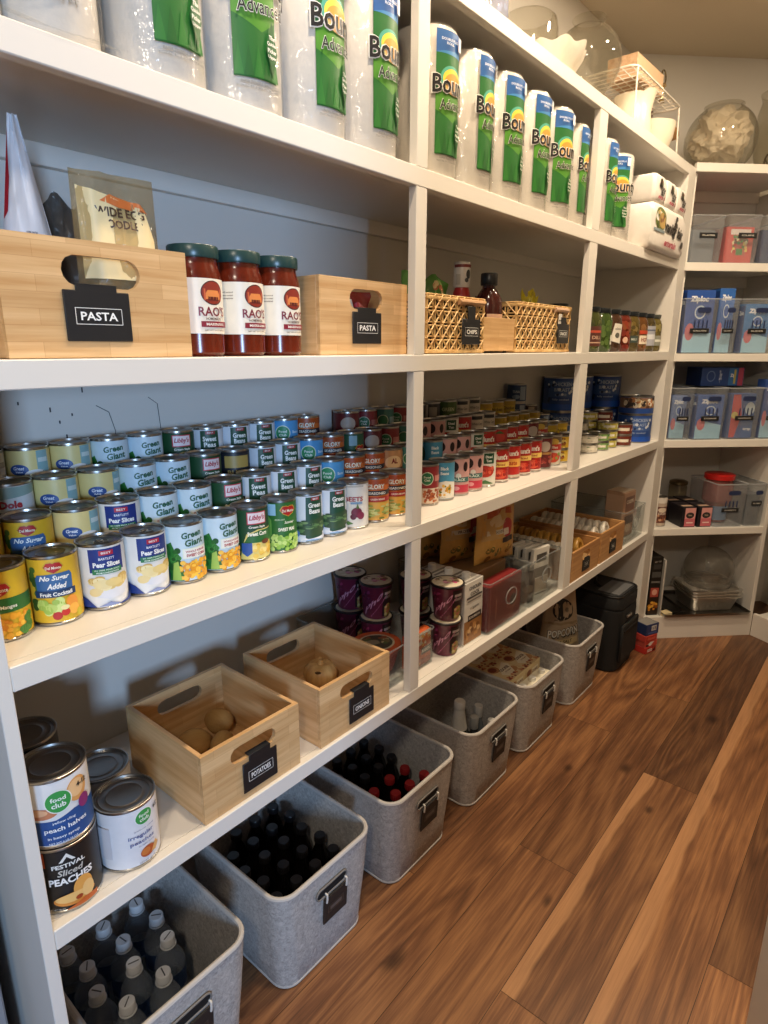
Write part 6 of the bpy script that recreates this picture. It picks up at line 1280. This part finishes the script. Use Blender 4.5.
# second shelf bins
for s, w, lab, txt in ((.109, .164, 'frosted bin with blue bag box, left on the second corner shelf', 'GALLON'), (.244, .098, 'narrow frosted bin, middle of the second corner shelf', 'QUART'), (.386, .158, 'frosted bin with blue bag box, right on the second corner shelf', 'SLIDER')):
    ru(pbin(w, .32, .238, '', True, txt), s, DP+.16, ZT[2], 0, lab, 'storage bin')
zip_box(.135, .06, .272, '#2a52a0', 'tall blue storage bag box rising above the left frosted bin', .105, .0475, ZT[2]+.004)
zip_box(.074, .18, .282, '#3468b4', 'tall narrow storage bag box rising above the middle frosted bin', .244, .13, ZT[2]+.004)
zip_box(.125, .05, .215, '#3a7ab8', 'blue storage bag box inside the right frosted bin', .386, .042, ZT[2]+.004)
o = carton('small_box', .10, .14, .18, '#3a70a8', [('r', -45, 45, 8, 172, '#4a86b8')]); ru(o, .11, .21, ZT[2]+.004, 0, 'blue box behind the tall box in the left frosted bin', 'box')
# third shelf bins
for s, w, lab, txt in ((.081, .104, 'narrow frosted bin at the left of the third corner shelf', 'FREEZER'), (.217, .160, 'frosted bin with big blue bag box, middle of third corner shelf', 'STORAGE'), (.388, .165, 'frosted bin with red and blue boxes, third corner shelf', 'SANDWICH'), (.523, .09, 'frosted bin at the right edge of the third corner shelf', 'SNACK')):
    ru(pbin(w, .32, .240, '', True, txt), s, DP+.16, ZT[3], 0, lab, 'storage bin')
zip_box(.075, .12, .20, '#6f86b8', 'pale blue bag box in the narrow left bin', .081, .11, ZT[3]+.004)
zip_box(.130, .05, .205, '#2f5ca8', 'large blue storage bag box in the middle bin, third shelf', .217, .042, ZT[3]+.004)
o = carton('red_blue_box', .118, .06, .21, '#3a5a98', [('p', [(-56, 4), (-56, 206), (-20, 206), (-4, 110), (-30, 4)], '#c8484a'), ('r', 0, 56, 4, 206, '#3a62a4'), ('e', 34, 140, 24, 30, '#c8d6de'), ('e', -40, 110, 16, 16, '#d8c46a'), T('wrap', 30, 40, 40, 16, '#e8eef2')]); ru(o, .388, .055, ZT[3]+.004, 0, 'red and blue wrap box in the frosted bin, third shelf', 'box')
o = carton('bag_box', .085, .085, .20, '#3a5c9c', [('r', -38, 38, 4, 194, '#4468a8')]); ru(o, .388, .20, ZT[3]+.004, 0, 'blue box carrying the flat box, third corner shelf', 'box')
o = carton('bag_box', .085, .085, .20, '#34508c', [('r', -38, 38, 4, 194, '#3c5c9c')]); ru(o, .217, .20, ZT[3]+.004, 0, 'blue box behind the big one in the middle bin', 'box')
bx = carton('bag_box', .215, .13, .088, '#2a4a86', [('r', -107, 107, 2, 86, '#2b4c8c'), ('e', -60, 46, 22, 26, '#6f8cc0'), ('e', -60, 46, 18, 21, '#2b4c8c'), T('Ziploc', -12, 44, 14, 60, '#c8d4e8', b=.04), ('r', 30, 74, 4, 84, '#3f7cbc'), T('Zip', 50, 48, 26, 20, '#f0f4f6', b=.05), ('r', 56, 66, 10, 78, '#d8c45a'), ('r', 78, 104, 2, 86, '#c4506a')], [('r', -60, 60, 2, 86, '#1d3466')]); ru(bx, .325, .185, ZT[3]+.2445, 0, 'long blue storage bag box lying on top of the third shelf bins', 'box')
b_ = carton('bag_box', .07, .06, .275, '#2c4c90', ZIP(66, 270, '#2c4c90')); ru(b_, .523, .062, ZT[3]+.004, 0, 'blue box standing up at the right edge, third corner shelf', 'box')
# fourth shelf
j = can(.034, .150, '#b9a898', [('r', -60, 60, 118, 146, '#ddd6cc'), ('r', -60, 60, 18, 100, '#6a3f34'), ('e', 4, 84, 22, 12, '#d8c8b4'), T('COCOA', 4, 66, 40, 12, '#e6d8c8', b=.03), ('s', -30, 34, 22, 56, 14, 7, ['#a8684a', '#4a2a22', '#c89a78'])]); ru(j, .057, .075, ZT[4], -.1, 'tall brown and white canister at the left of the fourth corner shelf', 'canister')
TB = carton('tea_box', .073, .115, .102, '#17131a', [('r', -20, 34, 4, 98, '#d89a94'), ('r', -20, 34, 4, 44, '#c96a72'), ('e', 6, 60, 21, 15, '#1a1618'), ('e', 6, 60, 17, 11, '#3a3230'), T('TEA', 6, 60, 20, 7, '#c8b090'), ('r', -10, 24, 20, 26, '#f0d0c8')], None, [('r', -30, 30, -50, 50, '#221c20'), ('r', -24, 28, -40, -14, '#c8a890')])
for i, (s, dep, lab) in enumerate(((.184, .078, 'front left black tea box with pink panel'), (.268, .078, 'front right black tea box with pink panel'), (.184, .205, 'black tea box behind the front left one'), (.268, .205, 'black tea box behind the front right one'))):
    o = TB if i == 0 else dup(TB)
    ru(o, s, dep, ZT[4], 0, lab, 'tea box', 'black tea boxes')
    if i == 0: pass
jj = root('lidded_jar'); b = MB(); b.lathe([(.04, 0), (.045, .004), (.045, .14), (.04, .15)], clear('jar_clear', '#eeeade', .03, 1, .1, '#c8c2b0'), 30); obj('glass_jar', b, jj); l = MB(); l.lathe([(.044, .1505), (.047, .153), (.047, .168), (.03, .176), (.0005, .177)], paint('#7a6c50', .3, .8), 30); obj('lid', l, jj)
ru(jj, .292, .325, ZT[4], 0, 'clear jar with dark metal lid behind the tea boxes', 'jar')
rj = root('candy_tub'); b = MB(); b.lathe([(.05, 0), (.056, .004), (.058, .10), (.074, .118), (.074, .20), (.066, .235)], clear('tub_plastic', '#f0d8d4', .1, .7, .5, '#c87a74'), 36); obj('body', b, rj)
l = MB(); l.lathe([(.070, .2355), (.077, .238), (.077, .262), (.072, .266), (.0005, .266)], paint('#b8201c', .3), 36); obj('lid', l, rj)
a = MB(); art(a, cyl(.0585), [('r', -50, 50, 14, 92, '#6a86a8')]); obj('label', a, rj)
rj.scale = (.92, .92, .92); ru(rj, .386, .126, ZT[4]+.004, 0, 'clear tub with red lid standing in a frosted bin', 'tub')
ru(pbin(.160, .24, .215, '', True, 'SWEETS', .0, .40), .386, DP+.12, ZT[4], 0, 'clear bin around the red-lidded tub, fourth corner shelf', 'storage bin')
ru(pbin(.096, .24, .215, '', True, 'FILTERS', .0, .55), .519, DP+.12, ZT[4], 0, 'frosted bin of grey contents at the right of the fourth corner shelf', 'storage bin')
o = carton('grey_box', .07, .18, .155, '#5c6064', [('r', -34, 34, 4, 150, '#62666a')]); ru(o, .519, .125, ZT[4]+.004, 0, 'dark grey box inside the right frosted bin', 'box')
# bottom shelf: foil pans, tray, dome
FO = None
def foilmat():
    m, nt, b, o = newmat('foil'); b.inputs['Metallic'].default_value = 1; b.inputs['Roughness'].default_value = .28; b.inputs['Base Color'].default_value = (.80, .78, .74, 1)
    no = N(nt, 'ShaderNodeTexNoise'); no.inputs['Scale'].default_value = 70; no.inputs['Detail'].default_value = 4; tc = N(nt, 'ShaderNodeTexCoord'); nt.links.new(tc.outputs['Object'], no.inputs['Vector'])
    bp = N(nt, 'ShaderNodeBump'); bp.inputs['Strength'].default_value = .7; bp.inputs['Distance'].default_value = .006; nt.links.new(no.outputs['Fac'], bp.inputs['Height']); nt.links.new(bp.outputs['Normal'], b.inputs['Normal']); return m
FO = foilmat()
def pan(w, d, h, fl=.010):
    b = MB(); n = 5
    b.loft([[(x, y, z) for x, y in roundrect(ww, dd, .03, n)] for ww, dd, z in ((w-.05, d-.05, 0), (w-.048, d-.048, .003), (w-.01, d-.01, h), (w+fl, d+fl, h), (w+fl, d+fl, h+.003), (w-.014, d-.014, h+.003), (w-.046, d-.046, .006))], FO); return obj('foil_pan', b, smooth=40)
tr = MB(); tr.loft([[(x, y, z) for x, y in roundrect(ww, dd, .015, 4)] for ww, dd, z in ((.44, .30, 0), (.45, .31, .003), (.462, .322, .018), (.466, .326, .018), (.454, .314, .005), (.44, .30, .004))], paint('#8a8782', .3, 1.0)); o = obj('baking_tray', tr); ru(o, .334, .140, ZT[5], 0, 'flat metal baking tray under the foil pans', 'tray')
tr = MB(); tr.loft([[(x, y, z) for x, y in roundrect(ww, dd, .012, 4)] for ww, dd, z in ((.09, .25, 0), (.10, .26, .012), (.104, .264, .012), (.094, .254, .003))], paint('#6f6c68', .3, 1.0)); o = obj('loaf_tray', tr); ru(o, .185, .150, ZT[5]+.0056, .0, 'narrow dark metal tray left of the foil pans', 'tray')
for i in range(3):
    o = pan(.275, .22, .078); ru(o, .400, .130, ZT[5]+.0056+i*.017, 0, ['bottom foil pan of the nested stack', 'middle foil pan of the nested stack', 'top foil pan of the nested stack under the glass dome'][i], 'foil pan', 'nested foil pans')
dm = root('cake_dome'); b = MB(); zt0 = .0
b.lathe([(.105, 0), (.112, .004), (.116, .020), (.108, .024), (.0005, .012)], clear('dome_glass', '#eceae6', .03, 1.6, .14, '#d6d2c8'), 44); obj('plate', b, dm)
b = MB(); b.lathe([(.104, .026), (.108, .04)]+sph(.122, .082, -.2, 1.42)[2:], clear('dome_glass', '#eceae6'), 44, cap0=False); obj('cover', b, dm)
b = MB(); b.tube([(.106*math.cos(a), .106*math.sin(a), .028) for a in [2*PI*k/36 for k in range(36)]], .004, clear('dome_glass', '#fff'), 6, True); obj('rim', b, dm)
ru(dm, .402, .132, ZT[5]+.0056+.1165, 0, 'clear glass cake dome on its plate, resting on the foil pans', 'cake dome')
o = carton('tall_dark_box', .058, .16, .315, '#16130f', [('r', -27, 27, 6, 150, '#2a1a12'), ('s', -24, 24, 20, 70, 14, 8, ['#c8862c', '#e0a83c', '#8a4a1c']), ('r', -22, 22, 100, 150, '#a8483c'), ('e', 0, 126, 14, 16, '#d8a08a'), ('r', -24, 24, 176, 186, '#6a6864'), ('r', -24, 24, 206, 236, '#4a4a48'), ('r', -20, 20, 250, 276, '#383634'), T('grill', 0, 290, 34, 12, '#8a8680')], [('r', -76, 76, 4, 310, '#100e0c')]); ru(o, .054, .105, ZT[5], .03, 'tall narrow dark box standing at the left of the bottom corner shelf', 'box')
b = MB(); b.box(-.004, .004, -.09, .09, 0, .30, paint('#b9b4ac', .4), .001); o = obj('cutting_board', b); ru(o, .0945, .105, ZT[5], 0, 'thin pale board standing right of the tall dark box', 'board')
o = carton('small_cream_box', .05, .04, .018, '#dcc89c'); ru(o, .128, .022, ZT[5], .3, 'tiny cream packet at the front left of the bottom corner shelf', 'packet')
# white-based bin at the right edge
gb = root('white_base_bin'); b = MB(); b.loft([[(x, y, z) for x, y in roundrect(.30, .22, .03, 5)] for z in (0, .06)], paint('#e2dfda', .35)); obj('base', b, gb)
b = MB(); b.loft([[(x, y, z) for x, y in roundrect(.27, .19, .03, 5)] for z in (.0605, .26)], paint('#6a6864', .4)); obj('body', b, gb)
gp = U3(.225, .14); gb.location = (gp[0], gp[1], .1208); gb.rotation_euler = (0, 0, math.atan2(d3.y, d3.x)); tag(gb, 'grey bin with white base on the bottom shelf, right edge', 'bin')
# ------------------------------------------------------------------ camera and light
cd = bpy.data.cameras.new('camera'); cam = bpy.data.objects.new('camera', cd); COL.objects.link(cam)
F = 621.98; cd.sensor_fit = 'HORIZONTAL'; cd.sensor_width = 36; cd.lens = F/768*36; cd.clip_start = .02
pit, yaw, rol = [math.radians(a) for a in (14.8474, 39.861, .12687)]
fw = Vector((-math.sin(yaw)*math.cos(pit), math.cos(yaw)*math.cos(pit), -math.sin(pit)))
rr = Vector((math.cos(yaw), math.sin(yaw), 0)); uu = rr.cross(fw)
r2 = math.cos(rol)*rr+math.sin(rol)*uu; u2 = -math.sin(rol)*rr+math.cos(rol)*uu
cam.matrix_world = Matrix(((r2.x, u2.x, -fw.x, .86), (r2.y, u2.y, -fw.y, 0), (r2.z, u2.z, -fw.z, 1.45), (0, 0, 0, 1)))
SC.camera = cam
def light(name, kind, loc, energy, color, target=None, **k):
    l = bpy.data.lights.new(name, kind); l.energy = energy; l.color = color
    for a, b in k.items(): setattr(l, a, b)
    o = bpy.data.objects.new(name, l); COL.objects.link(o); o.location = loc
    if target is not None:
        o.rotation_euler = (Vector(target)-Vector(loc)).to_track_quat('-Z', 'Y').to_euler()
    return o
WARM = (1.0, .80, .57)
for yy in (.70, 1.50, 2.30):
    light('downlight', 'AREA', (.40, yy, CEIL-.004), 16, WARM, (.40, yy, 0), shape='DISK', size=.10)
light('downlight', 'AREA', (.72, 2.72, CEIL-.004), 9, WARM, (.72, 2.72, 0), shape='DISK', size=.10)  # extra fill light, added to brighten the corner unit
light('window_daylight', 'AREA', (3.7, -1.55, 1.40), 125, (.42, .65, 1.0), (0, .6, .9), shape='RECTANGLE', size=.45, size_y=.9)
light('warm_fill', 'AREA', (1.2, -.8, 2.5), 15, (1.0, .86, .68), (1.0, .3, .8), shape='DISK', size=.25)  # unseen warm fill, added to light the door side and shelf fronts
w = bpy.data.worlds.new('world'); SC.world = w; w.use_nodes = True
bg = w.node_tree.nodes['Background']; bg.inputs['Color'].default_value = (.62, .74, 1.0, 1); bg.inputs['Strength'].default_value = .06
SC.view_settings.view_transform = 'Standard'; SC.view_settings.look = 'None'; SC.view_settings.exposure = 0.0; SC.view_settings.gamma = 1.0
SC.view_settings.use_curve_mapping = False
SC.cycles.max_bounces = 10; SC.cycles.transparent_max_bounces = 24; SC.cycles.diffuse_bounces = 4; SC.cycles.caustics_reflective = False; SC.cycles.caustics_refractive = False
SC.cycles.use_denoising = True; SC.cycles.sample_clamp_indirect = 4
